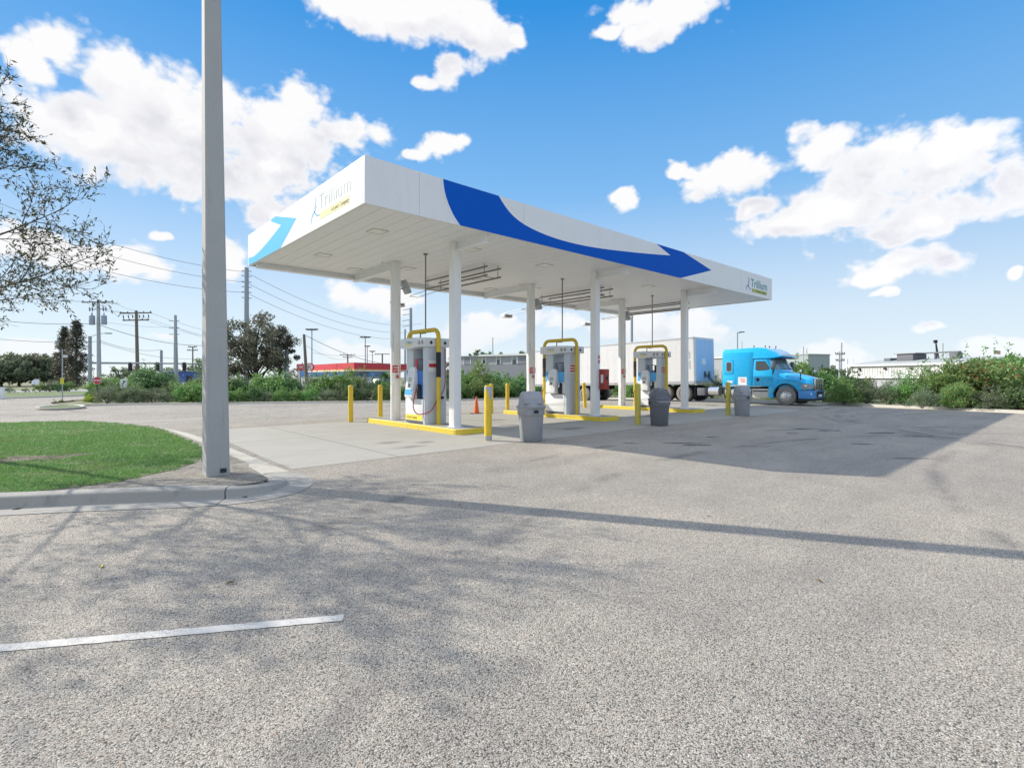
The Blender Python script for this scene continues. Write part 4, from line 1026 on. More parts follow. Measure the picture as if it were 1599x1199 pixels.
# hood
rings = []
for y, w, zt_ in ((.10, .60, 1.46), (.16, .66, 1.52), (.35, .72, 1.59), (.8, .83, 1.71), (1.3, .95, 1.83), (1.72, 1.03, 1.93)):
    half = [(w + .02, .72), (w, zt_ - .30), (w * .955, zt_ - .14), (w * .80, zt_ - .045), (w * .4, zt_ - .008)]
    rings.append([(-a, y, b) for a, b in half] + [(0, y, zt_)] + [(a, y, b) for a, b in half[::-1]])
m = MB(); m.loft(rings); hood = m.build('hood', TRUCK, trk, smooth=60)
for s in (-1, 1):
    poly = [(.14, .80), (.10, 1.02), (.28, 1.22), (.7, 1.38), (1.2, 1.49), (1.72, 1.50), (1.98, 1.44), (1.98, 1.05), (2.20, 1.04), (2.20, .40), (1.98, .40)]
    poly += arc(1.3, .54, .67, -8, 172, 18)
    poly += [(.60, .80)]
    m = MB(); m.prism(poly, 'x', *sorted((s * .70, s * 1.215)))
    for i, (x, y, z) in enumerate(m.v):
        if abs(x) > 1 and y < .9: m.v[i] = (x * (1 - .26 * ((.9 - y) / .8) ** 1.6), y, z)
        if abs(m.v[i][0]) > .9 and z > 1.3: m.v[i] = (m.v[i][0] * (1 - .25 * (z - 1.3) / .2 * .35), y, z)
    m.build('fender', TRUCK, trk, bevel=.03, smooth=50)
    # wheel well lining
    m = MB(); m.prism(arc(1.3, .54, .66, 0, 180, 16) + arc(1.3, .54, .61, 180, 0, 16), 'x', *sorted((s * .55, s * 1.14))); m.build('wheel_well', CHASSIS, trk)
    # headlamp wrapping the corner
    vs = []
    for (x, y) in ((.70, .055), (.86, .09), (1.0, .22), (1.07, .40), (1.10, .52)):
        for z in (.93, 1.10 + .10 * min(1, y / .3 + .2)): vs.append((s * x, y - .012, z))
    n = 5; vs2 = [(v[0] * .93, v[1] + .05, v[2]) for v in vs]
    fs = [(2 * i, 2 * i + 2, 2 * i + 3, 2 * i + 1) for i in range(n - 1)]
    m = MB(); m.add(vs + vs2, fs + [tuple(a + 10 for a in f[::-1]) for f in fs] + [(0, 1, 11, 10), (8, 18, 19, 9)] + [(2 * i, 2 * i + 10, 2 * i + 12, 2 * i + 2) for i in range(4)] + [(2 * i + 1, 2 * i + 3, 2 * i + 13, 2 * i + 11) for i in range(4)])
    hl = m.build('headlight', glass_mat('headlamp', (.30, .32, .34), .1), trk, smooth=60)
    m = MB(); m.lathe([(0, 0), (.07, 0), (.06, .02), (0, .025)], 14); m.build('lamp_bowl', CHROME, hl, loc=(s * 1.06, .33, 1.08), rot=(0, R(90 * s), R(-30 * s)))
    m = MB(); m.lathe([(0, 0), (.045, 0), (.04, .02), (0, .025)], 12); m.build('turn_signal', M('amber', (.75, .22, .02), .3), hl, loc=(s * 1.095, .47, 1.02), rot=(0, R(90 * s), R(-20 * s)))
# bumper
bp_ = [(-1.18, .66), (-1.18, .40), (-1.08, .16), (-.86, .02), (-.5, -.03), (.5, -.03), (.86, .02), (1.08, .16), (1.18, .40), (1.18, .66), (1.0, .66), (.8, .25), (-.8, .25), (-1.0, .66)]
bump = MB().prism(bp_, 'z', .40, .84).build('bumper', TRUCK2, trk, bevel=.03, smooth=50)
MB().prism([(x * .97, y + .03) for x, y in bp_], 'z', .29, .399).build('bumper_lip', CHASSIS, bump)
MB().prism([(x * .99, y + .005) for x, y in bp_], 'z', .842, .87).build('bumper_seam', CHASSIS, bump)
MB().box(-.5, .5, -.045, -.02, .46, .80).build('centre_intake', CHASSIS, bump, smooth=0)
MB().box(-.25, .25, -.06, -.046, .50, .62).build('number_plate', SIGNWHITE, bump, smooth=0)
for s in (-1, 1): MB().box(s * .98 - .08, s * .98 + .08, .06, .09, .60, .70).build('fog_light', LENS, bump, rot=(0, 0, 0))
# grille
m = MB(); m.box(-.55, .55, .03, .10, .88, 1.47); gr = m.build('grille', CHASSIS, trk, smooth=0)
m = MB(); m.prism([(-.60, .86), (.60, .86), (.62, 1.40), (.55, 1.50), (-.55, 1.50), (-.62, 1.40)], 'y', .02, .06)
for a, b, c, d in (): pass
m2 = MB()
for a, b, c, d in ((-.62, -.555, .86, 1.46), (.555, .62, .86, 1.46), (-.555, .555, .855, .90), (-.555, .555, 1.44, 1.50)): m2.box(a, b, -.005, .05, c, d)
m2.build('grille_surround', CHROME, gr, bevel=.012)
m = MB()
for k in range(7): z = .955 + .073 * k; m.box(-.555, .555, .0, .028, z - .014, z + .014)
m.box(-.20, -.17, -.003, .029, .90, 1.44); m.box(.17, .20, -.003, .029, .90, 1.44)
m.build('grille_bars', CHROME, gr, smooth=0)
# cab
def plan(f, k):
    front = [(-1.13, 1.98), (-1.05, 1.78), (-.85, 1.64), (-.5, 1.54), (0, 1.50), (.5, 1.54), (.85, 1.64), (1.05, 1.78), (1.13, 1.98)]
    return [(x * k, y + f) for x, y in front]
rings = []
for z, f, k in ((1.04, 0, 1), (1.96, 0, 1), (2.30, .20, .985), (2.66, .41, .965)):
    rings.append([(x, y, z) for x, y in plan(f, k)] + [(1.13 * k, 3.12, z), (-1.13 * k, 3.12, z)])
m = MB(); m.loft(rings); cab = m.build('cab', TRUCK, trk, smooth=40)
m = MB(); vs = []
for z, f in ((2.0, .02), (2.60, .37)):
    k = 1 - .035 * (z - 1.96) / .7
    for x, y in plan(f, k)[1:8]: vs.append((x * 1.005, y - .014, z))
m.add(vs + [(a, b + .02, c) for a, b, c in vs], [(i, i + 1, i + 8, i + 7) for i in range(6)] + [(i + 15, i + 14, i + 21, i + 22) for i in range(6)])
ws = m.build('windscreen', GLASS2, cab, smooth=60)
m = MB()
m.tube([(0, 1.485, 1.98), (0, 1.87, 2.6)], .018, 6); m.tube([(-.7, 1.565, 2.02), (-.1, 1.53, 2.06)], .012, 6); m.tube([(.15, 1.53, 2.02), (.75, 1.57, 2.06)], .012, 6)
m.build('wipers', CHASSIS, ws)
for s in (-1, 1):
    a, b = sorted((s * 1.128, s * 1.148))
    m = MB(); m.prism([(2.02, 1.10), (2.02, 1.93), (2.34, 2.56), (3.02, 2.56), (3.02, 1.10)], 'x', a, b)
    dr = m.build('door', TRUCK, cab, bevel=.012)
    a, b = sorted((s * 1.1485, s * 1.156))
    m = MB(); m.prism([(2.93, 2.48), (2.40, 2.48), (2.16, 2.10), (2.18, 2.0), (2.42, 1.95), (2.88, 1.93), (2.95, 2.0)], 'x', a, b); m.build('door_window', GLASS, dr, smooth=0)
    m = MB(); m.lathe([(0, 0), (.10, 0), (.09, .018), (0, .022)], 16); m.build('door_handle', BLACK, dr, loc=(s * 1.148, 2.82, 1.42), rot=(0, R(90 * s), 0))
    # mirrors
    m = MB(); m.tube([(s * 1.14, 2.02, 1.78), (s * 1.30, 1.90, 1.86), (s * 1.36, 1.88, 1.98)], .035, 8); m.build('mirror_arm', CHASSIS, cab)
    m = MB(); m.box(s * 1.38 - .13, s * 1.38 + .13, 1.80, 1.95, 1.95, 2.46); mi = m.build('mirror', GREYDK, cab, bevel=.04)
    m = MB(); m.box(s * 1.38 - .10, s * 1.38 + .10, 1.951, 1.957, 2.0, 2.42); m.build('mirror_glass', GLASS2, mi, smooth=0)
    m = MB(); m.tube([(s * 1.0, .62, 1.42), (s * 1.02, .60, 1.72), (s * 1.05, .58, 1.80)], .03, 8); hm = m.build('hood_mirror', CHASSIS, hood)
    m = MB(); m.lathe([(0, -.10), (.05, -.09), (.085, 0), (.05, .09), (0, .10)], 14, sx=1, sy=.6); m.build('mirror_head', CHROME, hm, loc=(s * 1.07, .58, 1.88))
# roof fairing with peak visor
poly = [(4.90, 2.60), (4.90, 3.16), (4.86, 3.21), (2.85, 3.27), (2.45, 3.22), (2.1, 3.06), (1.86, 2.90), (1.70, 2.82), (1.52, 2.76), (1.50, 2.70), (2.0, 2.64), (2.3, 2.62)]
m = MB(); m.prism(poly, 'x', -1.20, 1.20)
for i, (x, y, z) in enumerate(m.v):
    k = 1.0
    if y < 2.6: k -= .11 * (2.6 - y)
    if z > 3.1: k -= .08
    m.v[i] = (x * k, y, z)
rf = m.build('roof_fairing', TRUCK, trk, bevel=.07, seg=3, smooth=50)
for k in range(5):
    x = -.7 + .35 * k
    m = MB(); m.box(x - .05, x + .05, 1.60, 1.72, 2.815, 2.85); m.build('marker_light', M('amber_lens', (.6, .25, .04), .3), rf, bevel=.01)
m = MB(); m.box(-1.02, 1.02, 1.50, 1.85, 2.60, 2.655); m.build('sun_visor', TRUCKSH, rf, bevel=.015)
for (x, y) in ((-.75, 3.2), (-.3, 2.75), (.3, 2.75), (.7, 2.55)):
    m = MB(); m.tube([(x, y, 3.22), (x, y, 3.36)], .02, 6); m.lathe([(0, 0), (.04, .0), (.045, .05), (0, .08)], 10, (x, y, 3.33)); m.build('roof_horn', GREYDK, rf)
# sleeper
pl = [(-1.13, 3.08), (-1.215, 3.34), (-1.215, 4.80), (-1.12, 4.92), (1.12, 4.92), (1.215, 4.80), (1.215, 3.34), (1.13, 3.08)]
m = MB(); m.loft([[(x, y, 1.04) for x, y in pl], [(x, y, 2.70) for x, y in pl], [(x * .985, y, 3.02) for x, y in pl]]); slp = m.build('sleeper', TRUCK, trk, bevel=.025)
for s in (-1, 1):
    def sp(name, y0, y1, z0, z1, mt, d0, d1, par=slp, bev=.0):
        a, b = sorted((s * (1.215 + d0), s * (1.215 + d1))); m = MB(); m.box(a, b, y0, y1, z0, z1); return m.build(name, mt, par, bevel=bev, smooth=40 if bev else 0)
    fr_ = sp('window_frame', 4.20, 4.74, 1.76, 2.62, TRUCK, -.02, .018, slp, .015)
    def rrect(y0, y1, z0, z1, r):
        return arc(y1 - r, z1 - r, r, 0, 90, 4) + arc(y0 + r, z1 - r, r, 90, 180, 4) + arc(y0 + r, z0 + r, r, 180, 270, 4) + arc(y1 - r, z0 + r, r, 270, 360, 4)
    m = MB(); m.prism(rrect(4.30, 4.64, 1.88, 2.46, .09), 'x', *sorted((s * 1.2335, s * 1.239))); m.build('window_trim', ALU, fr_, smooth=0)
    m = MB(); m.prism(rrect(4.325, 4.615, 1.905, 2.435, .08), 'x', *sorted((s * 1.2395, s * 1.243))); m.build('window_pane', GLASS, fr_, smooth=0)
    lk = sp('locker_door', 4.06, 4.80, 1.14, 1.62, TRUCK, -.01, .015, slp, .012)
    sp('locker_sticker', 4.25, 4.58, 1.22, 1.34, SIGNWHITE, .0155, .018, lk)
    pc = sp('placard', 3.42, 3.92, 1.10, 1.56, SIGNWHITE, .001, .006, slp)
    for k in range(3): sp('placard_text', 3.50, 3.84 - .05 * k, 1.42 - .08 * k, 1.46 - .08 * k, M('placard_red', (.6, .15, .1), .6), .0065, .008, pc)
    sp('lower_trim', 3.36, 4.80, 1.02, 1.09, ALU, -.02, .006, slp)
    # steps, tanks
    m = MB(); m.box(*sorted((s * .70, s * 1.17)), 2.22, 3.12, .40, .90); st_ = m.build('step_box', STEPWHITE, trk, bevel=.02)
    m = MB(); m.box(*sorted((s * 1.171, s * 1.178)), 2.26, 3.08, .74, .80); m.build('step_slot', BLACK, st_, smooth=0)
    m = MB(); m.tube([(s * .86, 3.2, .66), (s * .86, 4.75, .66)], .31, 24); tk = m.build('fuel_tank', CHROME, trk, smooth=40)
    m = MB()
    for y in (3.5, 4.4): m.tube([(s * .86, y - .03, .66), (s * .86, y + .03, .66)], .318, 24)
    m.build('tank_straps', CHASSIS, tk)
    m = MB(); m.tube([(s * .84, 5.20, .70), (s * .84, 5.85, .70)], .27, 20); ar = m.build('air_tank', CHROME, trk, smooth=40)
    m = MB(); m.box(*sorted((s * .65, s * 1.14)), 6.05, 6.55, .42, .88); m.build('battery_box', GREYDK, trk, bevel=.03)
    for y in (7.45, 8.80):
        make_wheel(trk, s * 1.06, y, .515, s, w=.30, rim=False)
        make_wheel(trk, s * .72, y, .515, s, w=.30, rim=False, dusty=False)
    make_wheel(trk, s * 1.05, 1.30, .515, s, w=.32)
    m = MB(); m.box(*sorted((s * .62, s * 1.2)), 6.66, 6.68, .30, .95); m.build('mud_flap', BLACK, trk, smooth=0)
    m = MB(); m.box(*sorted((s * .36, s * .46)), .5, 9.3, .62, .92); m.build('frame_rail', CHASSIS, trk, smooth=0)
m = MB()
for y in (1.3, 7.45, 8.8): m.tube([(-1.0, y, .515), (1.0, y, .515)], .09, 10)
m.build('axles', CHASSIS, trk)
m = MB(); m.box(-.42, .42, .9, 3.0, .45, 1.0); m.build('engine', CHASSIS, trk, smooth=0)
m = MB(); m.box(-.55, .55, 7.3, 8.5, .925, 1.02); m.build('fifth_wheel', CHASSIS, trk, bevel=.02)
m = MB()
for k in range(3):
    m.tube(smooth_path([(-.3 + .25 * k, 4.95, 1.6), (-.35 + .25 * k, 5.4, 1.05 + .05 * k), (-.3 + .2 * k, 6.0, 1.25), (-.25 + .2 * k, 6.5, 1.75)], .1), .022, 6)
m.build('air_lines', CHASSIS, trk)

# trailer
RX, RY = 31.52, 16.50
tl = thing('semi_trailer', 'long white box trailer coupled behind the blue truck cab', 'trailer', (RX, RY, -.02))
tl.rotation_euler = (R(-1.5), 0, 0)
LN = 15.3; ZB, ZT = 1.17, 4.09
def plan_t(h, r=.12):
    return arc(-h + r, r, r, 180, 270, 5) + arc(h - r, r, r, 270, 360, 5) + [(h, LN), (-h, LN)]
MB().prism(plan_t(1.285), 'z', ZB + .16, ZT - .10).build('box_body', TRAILSIDE, tl, smooth=50)
m = MB(); m.prism([(x, y) for x, y in plan_t(1.295, .13)], 'z', ZT - .10, ZT - .001); m.build('top_rail', ALU, tl, smooth=50)
m = MB(); m.prism([(x, y) for x, y in plan_t(1.295, .13)], 'z', ZB - .02, ZB + .16); m.build('bottom_rail', ALU, tl, smooth=50)
MB().box(-1.27, 1.27, .13, LN - .01, ZT, ZT + .012).build('roof_sheet', WHITE, tl, smooth=0)
m = MB(); m.box(-1.14, 1.14, -.006, -.0005, ZB + .17, ZT - .11); fw = m.build('front_panel', TRAILFRONT, tl, smooth=0)
m = MB()
for x in (-.76, -.38, 0, .38, .76): m.box(x - .012, x + .012, -.012, -.0065, ZB + .18, ZT - .12)
m.build('rivet_strips', TRAILFRONT, fw, smooth=0)
MB().box(-.42, .02, -.016, -.0125, 2.35, 2.75).build('front_label', SIGNWHITE, fw, smooth=0)
for x in (-.2, .35): MB().box(x, x + .22, -.06, -.0125, 1.55, 1.95).build('glad_hand_box', GREYDK, fw, bevel=.02)
for s in (-1, 1):
    m = MB(); y = .75
    while y < LN:
        a, b = sorted((s * 1.2855, s * 1.2905)); m.box(a, b, y - .02, y + .02, ZB + .165, ZT - .105); y += 0.61
    m.build('side_seams', TRAILSIDE, tl, smooth=0)
    for y in (.6, 3.2, 6.0, 9.0, 12.0, 14.6):
        m = MB(); m.box(*sorted((s * 1.2955, s * 1.302)), y, y + .18, ZB + .04, ZB + .09) ; m.build('red_reflector', RED, tl, smooth=0)
    m = MB(); m.box(*sorted((s * 1.2906, s * 1.294)), .32, .40, 2.1, 2.6); m.box(*sorted((s * 1.2906, s * 1.294)), .32, .40, 2.75, 3.2); m.build('unit_number_strip', GALV, tl, smooth=0)
    m = MB(); m.box(*sorted((s * .72, s * .86)), 3.0, 3.14, .30, ZB - .03); m.box(*sorted((s * .66, s * .92)), 2.92, 3.22, .24, .299); m.build('landing_leg', GREYDK, tl, smooth=0)
    for y in (9.05, 10.35):
        make_wheel(tl, s * 1.10, y, .50, s, w=.30, rim=False)
        make_wheel(tl, s * .76, y, .50, s, w=.30, rim=False, dusty=False)
    m = MB(); m.box(*sorted((s * .64, s * 1.25)), 11.05, 11.07, .28, 1.0); m.build('mud_flap', BLACK, tl, smooth=0)
    m = MB(); m.box(*sorted((s * .48, s * .60)), 7.6, 12.4, .85, ZB - .03); m.build('bogie_rail', CHASSIS, tl, smooth=0)
m = MB()
for y in (9.05, 10.35): m.tube([(-1.1, y, .50), (1.1, y, .50)], .09, 10)
m.build('axles', CHASSIS, tl)
m = MB(); m.box(-1.15, 1.15, LN - .12, LN - .02, .55, .65); m.box(-.6, -.5, LN - .12, LN - .02, .65, ZB - .03); m.box(.5, .6, LN - .12, LN - .02, .65, ZB - .03); m.build('rear_guard', GALV, tl, smooth=0)

# ------------------------------------------------------------------ foliage
def leaves(name, C, sizes, mt, rng, parent=None, aspect=.38, up=0.25, loc=(0, 0, 0)):
    """C (n,3) leaf bases; each leaf a folded diamond"""
    n = len(C)
    d = rng.normal(size=(n, 3)); d[:, 2] += up; d /= np.linalg.norm(d, axis=1)[:, None]
    u = rng.normal(size=(n, 3)); s = np.cross(d, u); s /= np.linalg.norm(s, axis=1)[:, None] + 1e-9
    nn = np.cross(d, s)
    L = sizes[:, None]
    V = np.zeros((n, 4, 3))
    V[:, 0] = C; V[:, 1] = C + d * L * .5 + s * L * aspect * .5 + nn * L * .06
    V[:, 2] = C + d * L; V[:, 3] = C + d * L * .5 - s * L * aspect * .5 + nn * L * .06
    me = np_mesh(name, V, 4, [(0, 1, 2, 3)], mt)
    return me
def clump_points(rng, centres, radii, per, shell=.55):
    out = []
    for c, r in zip(centres, radii):
        n = int(per * (r / np.mean(radii)) ** 2)
        q = rng.normal(size=(n, 3)); q /= np.linalg.norm(q, axis=1)[:, None]
        rad = r * (shell + (1 - shell) * rng.uniform(size=(n, 1)) ** .6) * rng.uniform(.75, 1.15, (n, 1))
        out.append(np.array(c) + q * rad * np.array([1, 1, .8]))
    return np.concatenate(out)
def shrub_meshes(seed, H, W, K, per, leaf, mt, stem_mt, feathery=False, sprigs=6):
    rng = np.random.default_rng(seed); rd = random.Random(seed)
    cs = []; rs = []
    for i in range(K):
        a = rd.uniform(0, 2 * PI); e = rd.uniform(-.1, 1.0) ** 1 if rd.random() < .8 else rd.uniform(0, .5)
        ph = math.asin(max(-1, min(1, e))); k = rd.uniform(.45, .92)
        cs.append((W / 2 * k * math.cos(a) * math.cos(ph) * .95, W / 2 * k * math.sin(a) * math.cos(ph) * .95, H * .40 + H * .46 * k * math.sin(ph)))
        rs.append(W * rd.uniform(.10, .19))
    for i in range(int(K * .6)):        # skirts down to the ground
        a = rd.uniform(0, 2 * PI); cs.append((W * .42 * math.cos(a), W * .42 * math.sin(a), H * rd.uniform(.08, .25))); rs.append(W * rd.uniform(.08, .14))
    P = clump_points(rng, cs, rs, per)
    ex = []                        # upright shoots that break the outline
    for i in range(sprigs):
        a = rd.uniform(0, 2 * PI); k = rd.uniform(0, .36) * W
        b = np.array([k * math.cos(a), k * math.sin(a), H * .75]); tip = b + np.array([rd.uniform(-.15, .15), rd.uniform(-.15, .15), H * rd.uniform(.22, .42)])
        n = 26; u = rng.uniform(size=(n, 1)); ex.append(b + (tip - b) * u + rng.normal(0, .045, (n, 3)))
    if ex: P = np.concatenate([P] + ex)
    P = P[P[:, 2] > .02]
    sz = leaf * rng.uniform(.6, 1.4, len(P))
    f = leaves('foliage', P, sz, mt, rng, aspect=.22 if feathery else .5, up=.5)
    m = MB()
    for i in range(9):
        c = cs[rd.randrange(K)]
        m.tube(smooth_path([(rd.uniform(-.08, .08), rd.uniform(-.08, .08), -.05), (c[0] * .4, c[1] * .4, c[2] * .5), (c[0] * .95, c[1] * .95, c[2])], .25), [.03] * 0 or .018 + .01 * rd.random(), 5)
    st = m.build('stem', stem_mt); me = st.data; bpy.data.objects.remove(st)
    return f, me
KINDS_ = {
    'green': [shrub_meshes(s, 1.7, 2.3, 26, 85, .13, LF_GREEN, BARKDK) for s in (11, 12)],
    'dark': [shrub_meshes(s, 1.8, 2.4, 26, 85, .14, LF_DARK, BARKDK) for s in (21, 22)],
    'grey': [shrub_meshes(s, 1.5, 2.2, 24, 85, .12, LF_GREY, BARK, True, 9) for s in (31, 32, 33)],
    'feather': [shrub_meshes(s, 1.7, 2.2, 22, 95, .17, LF_GREEN, BARK, True, 12) for s in (41, 42)],
    'sparse': [shrub_meshes(s, 1.6, 2.1, 15, 40, .12, LF_GREY, BARK, True, 10) for s in (51, 52)],
    'big': [shrub_meshes(s, 3.0, 3.6, 46, 110, .17, LF_GREEN, BARKDK, False, 2) for s in (61,)],
    'bigdark': [shrub_meshes(s, 3.0, 4.0, 50, 105, .18, LF_DARK, BARKDK, False, 2) for s in (71,)],
    'red': [shrub_meshes(s, 3.0, 3.8, 52, 120, .16, LF_RED, BARK, False, 0) for s in (81, 82)],
    'yellow': [shrub_meshes(s, .8, 1.3, 14, 110, .10, LF_YEL, BARK) for s in (91,)],
}
_rs = random.Random(99)
BASEH = {'green': 1.7, 'dark': 1.8, 'grey': 1.5, 'feather': 1.7, 'sparse': 1.6, 'big': 3.0, 'bigdark': 3.0, 'red': 3.0, 'yellow': .8}
def shrub(kind, x, y, h, lab, grp=None, wide=1.0, dz=.1):
    f, st = _rs.choice(KINDS_[kind])
    k = h / BASEH[kind]
    t = thing('shrub', lab, 'shrub', (x, y, zg(x, y) + dz), _rs.uniform(0, 6.28), grp)
    t.scale = (k * wide, k * wide, k)
    a = link('foliage', f, t); b = link('stem', st, t)
    return t
def S(px, d, top, kind, lab, grp=None, wide=1.0, dz=.1):
    x, y = spot(px, d); shrub(kind, x, y, hz(top, d) - zg(x, y) - dz, lab, grp, wide, dz)

# hedge behind the far kerb: front row then back row
G1 = 'low shrubs along the far kerb'; LB1 = {'grey': 'low grey green shrub in the overgrown hedge along the far kerb', 'green': 'leafy green shrub in the overgrown hedge along the far kerb', 'feather': 'feathery green shrub in the overgrown hedge along the far kerb', 'dark': 'dark green shrub in the overgrown hedge along the far kerb', 'sparse': 'thin brownish shrub in the overgrown hedge along the far kerb'}
G2 = 'taller shrubs behind the low hedge'; LB2 = {'grey': 'grey green shrub rising behind the low kerb hedge', 'green': 'taller leafy green shrub rising behind the low kerb hedge', 'dark': 'taller dark shrub rising behind the low kerb hedge', 'feather': 'feathery shrub rising behind the low kerb hedge'}
row = [(168, 605, 'grey'), (192, 604, 'grey'), (214, 600, 'grey'), (238, 607, 'grey'), (262, 608, 'grey'), (283, 604, 'feather'), (303, 598, 'green'), (325, 594, 'feather'), (348, 604, 'feather'), (372, 606, 'green'), (396, 603, 'dark'), (418, 608, 'grey'), (440, 606, 'feather'), (462, 607, 'green'), (486, 604, 'feather'), (508, 606, 'grey'), (530, 600, 'sparse'), (552, 598, 'dark'), (575, 597, 'sparse'), (596, 601, 'feather'), (618, 600, 'green'), (642, 598, 'dark'), (668, 596, 'feather'), (692, 594, 'grey'), (716, 592, 'feather'), (742, 590, 'green'), (768, 594, 'dark'), (792, 593, 'green'), (814, 592, 'dark'), (838, 593, 'feather')]
def kerb_depth(px):     # distance to the back kerb along a bearing
    r = (px - 799.5) / 812.0; dx, dy = SA * r + CA, -CA * r + SA
    best = 40
    for (a, b) in zip(BACK[:-1], BACK[1:]):
        ax, ay, bx, by = a[0], a[1], b[0], b[1]; ex, ey = bx - ax, by - ay
        den = dx * ey - dy * ex
        if abs(den) < 1e-9: continue
        tt = (ax * ey - ay * ex) / den; u = (ax * dy - ay * dx) / den
        if 0 <= u <= 1 and tt > 3: best = tt
    return best
for px, top, kd in row:
    d = kerb_depth(px) + 1.4
    S(px, d, top, kd, LB1[kd], G1)
for px, top, kd in ((172, 596, 'grey'), (200, 594, 'green'), (258, 598, 'grey'), (278, 596, 'green'), (296, 592, 'grey'), (314, 588, 'green'), (345, 586, 'green'), (375, 588, 'dark'), (405, 585, 'green'), (430, 582, 'green'), (452, 588, 'dark'), (480, 589, 'grey'), (505, 584, 'green'), (530, 580, 'green'), (548, 578, 'feather'), (570, 588, 'grey'), (592, 590, 'dark'), (700, 586, 'dark'), (722, 578, 'green'), (748, 570, 'feather'), (772, 580, 'green'), (795, 588, 'dark'), (815, 584, 'green')):
    S(px, kerb_depth(px) + 4.2, top, kd, LB2[kd], G2)
for px, top in ((858, 592), (880, 594), (902, 591), (926, 593), (950, 592), (972, 594), (995, 592), (1018, 591), (1042, 593), (1066, 592), (1090, 588), (1112, 586), (1135, 582)):
    kd = _rs.choice(['dark', 'grey', 'green'])
    S(px, kerb_depth(px) + 1.5, top, kd, 'shrub seen below and behind the trailer floor and sleeper', 'shrubs behind the trailer')
# the big ones with looks of their own
S(238, 46.5, 569, 'bigdark', 'big glossy round bush behind the arrow sign on the left', None, 1.05)
S(165, 47.5, 584, 'big', 'broad pale green bush behind the stop sign', None, 1.1)
S(222, 52, 573, 'big', 'light green bush poking up behind the big glossy round bush', None, .9)
S(318, 47, 578, 'grey', 'tall grey green bush half hidden by the concrete pole', None, .8)
for px, d, top, kd, w, lb in ((1245, 33, 556, 'big', .75, 'tall leafy bush rising behind the truck bonnet'), (1222, 36, 566, 'bigdark', .8, 'dark bush seen above the truck bonnet'), (1288, 32, 580, 'green', 1.1, 'bright green bush just ahead of the truck grille'), (1325, 33.5, 582, 'dark', 1.0, 'dark green bush behind the bright green bush ahead of the truck'), (1318, 29.5, 594, 'feather', 1.1, 'feathery bush at the kerb ahead of the truck'), (1352, 29, 598, 'sparse', 1.2, 'dry brownish bush at the kerb ahead of the truck'), (1388, 28.5, 596, 'grey', 1.1, 'grey green bush below the white warehouse wall'), (1350, 33, 590, 'green', 1.0, 'green bush below the left end of the white warehouse'), (1420, 28, 589, 'feather', 1.0, 'feathery green bush below the warehouse doorway'), (1405, 31, 583, 'sparse', 1.0, 'sparse twiggy bush in front of the warehouse wall'), (1452, 27.5, 578, 'feather', 1.0, 'feathery green bush left of the red tinted thicket'), (1440, 25.4, 604, 'grey', .9, 'low grey bush at the kerb left of the red tinted thicket'), (1478, 26.5, 566, 'feather', .9, 'tall feathery bush at the left edge of the red tinted thicket'), (1520, 26.3, 549, 'red', .95, 'large bush with red tinted leaves filling the right edge'), (1575, 25.2, 552, 'red', .95, 'large leafy bush at the far right edge of the view'), (1548, 28.5, 547, 'big', .9, 'tall green bush behind the red tinted thicket'), (1598, 27.5, 541, 'big', .9, 'tall bush cut by the right edge of the view'), (1500, 25.0, 590, 'red', .8, 'low red leaved bush at the kerb on the right'), (1545, 24.2, 603, 'grey', 1.15, 'grey low bush at the kerb under the red tinted thicket'), (1588, 23.8, 599, 'dark', 1.15, 'dark low bush at the kerb by the right edge')):
    S(px, d, top, kd, lb, None, w)
for px, d, top, lb in ((96, 41.5, 624, 'yellow green ground shrub beside the yellow sign on the median'), (143, 40.5, 617, 'rounded yellow green bush at the foot of the stop sign'), (118, 42.0, 626, 'flat yellow green plant between the two median bushes')):
    S(px, d, top, 'yellow', lb, None, 1.5)
for px, d, top in ((86, 42.6, 627), (107, 41.2, 628), (127, 41.4, 627), (134, 42.5, 624), (113, 43.5, 624), (84, 44.5, 623)): S(px, d, top, 'yellow', 'low yellow green plant filling the little median at the drive mouth', 'ground plants on the median', 1.7)
G3 = 'shrubs across the entrance drive'
for px, d, top, kd in ((15, 64, 603, 'grey'), (40, 66, 605, 'grey'), (62, 68, 598, 'feather'), (78, 69, 594, 'grey'), (92, 69, 597, 'dark'), (108, 70, 595, 'green'), (28, 62, 612, 'grey'), (56, 64, 611, 'feather')):
    S(px, d, top, kd, 'shrub on the grassy verge across the entrance drive', G3)

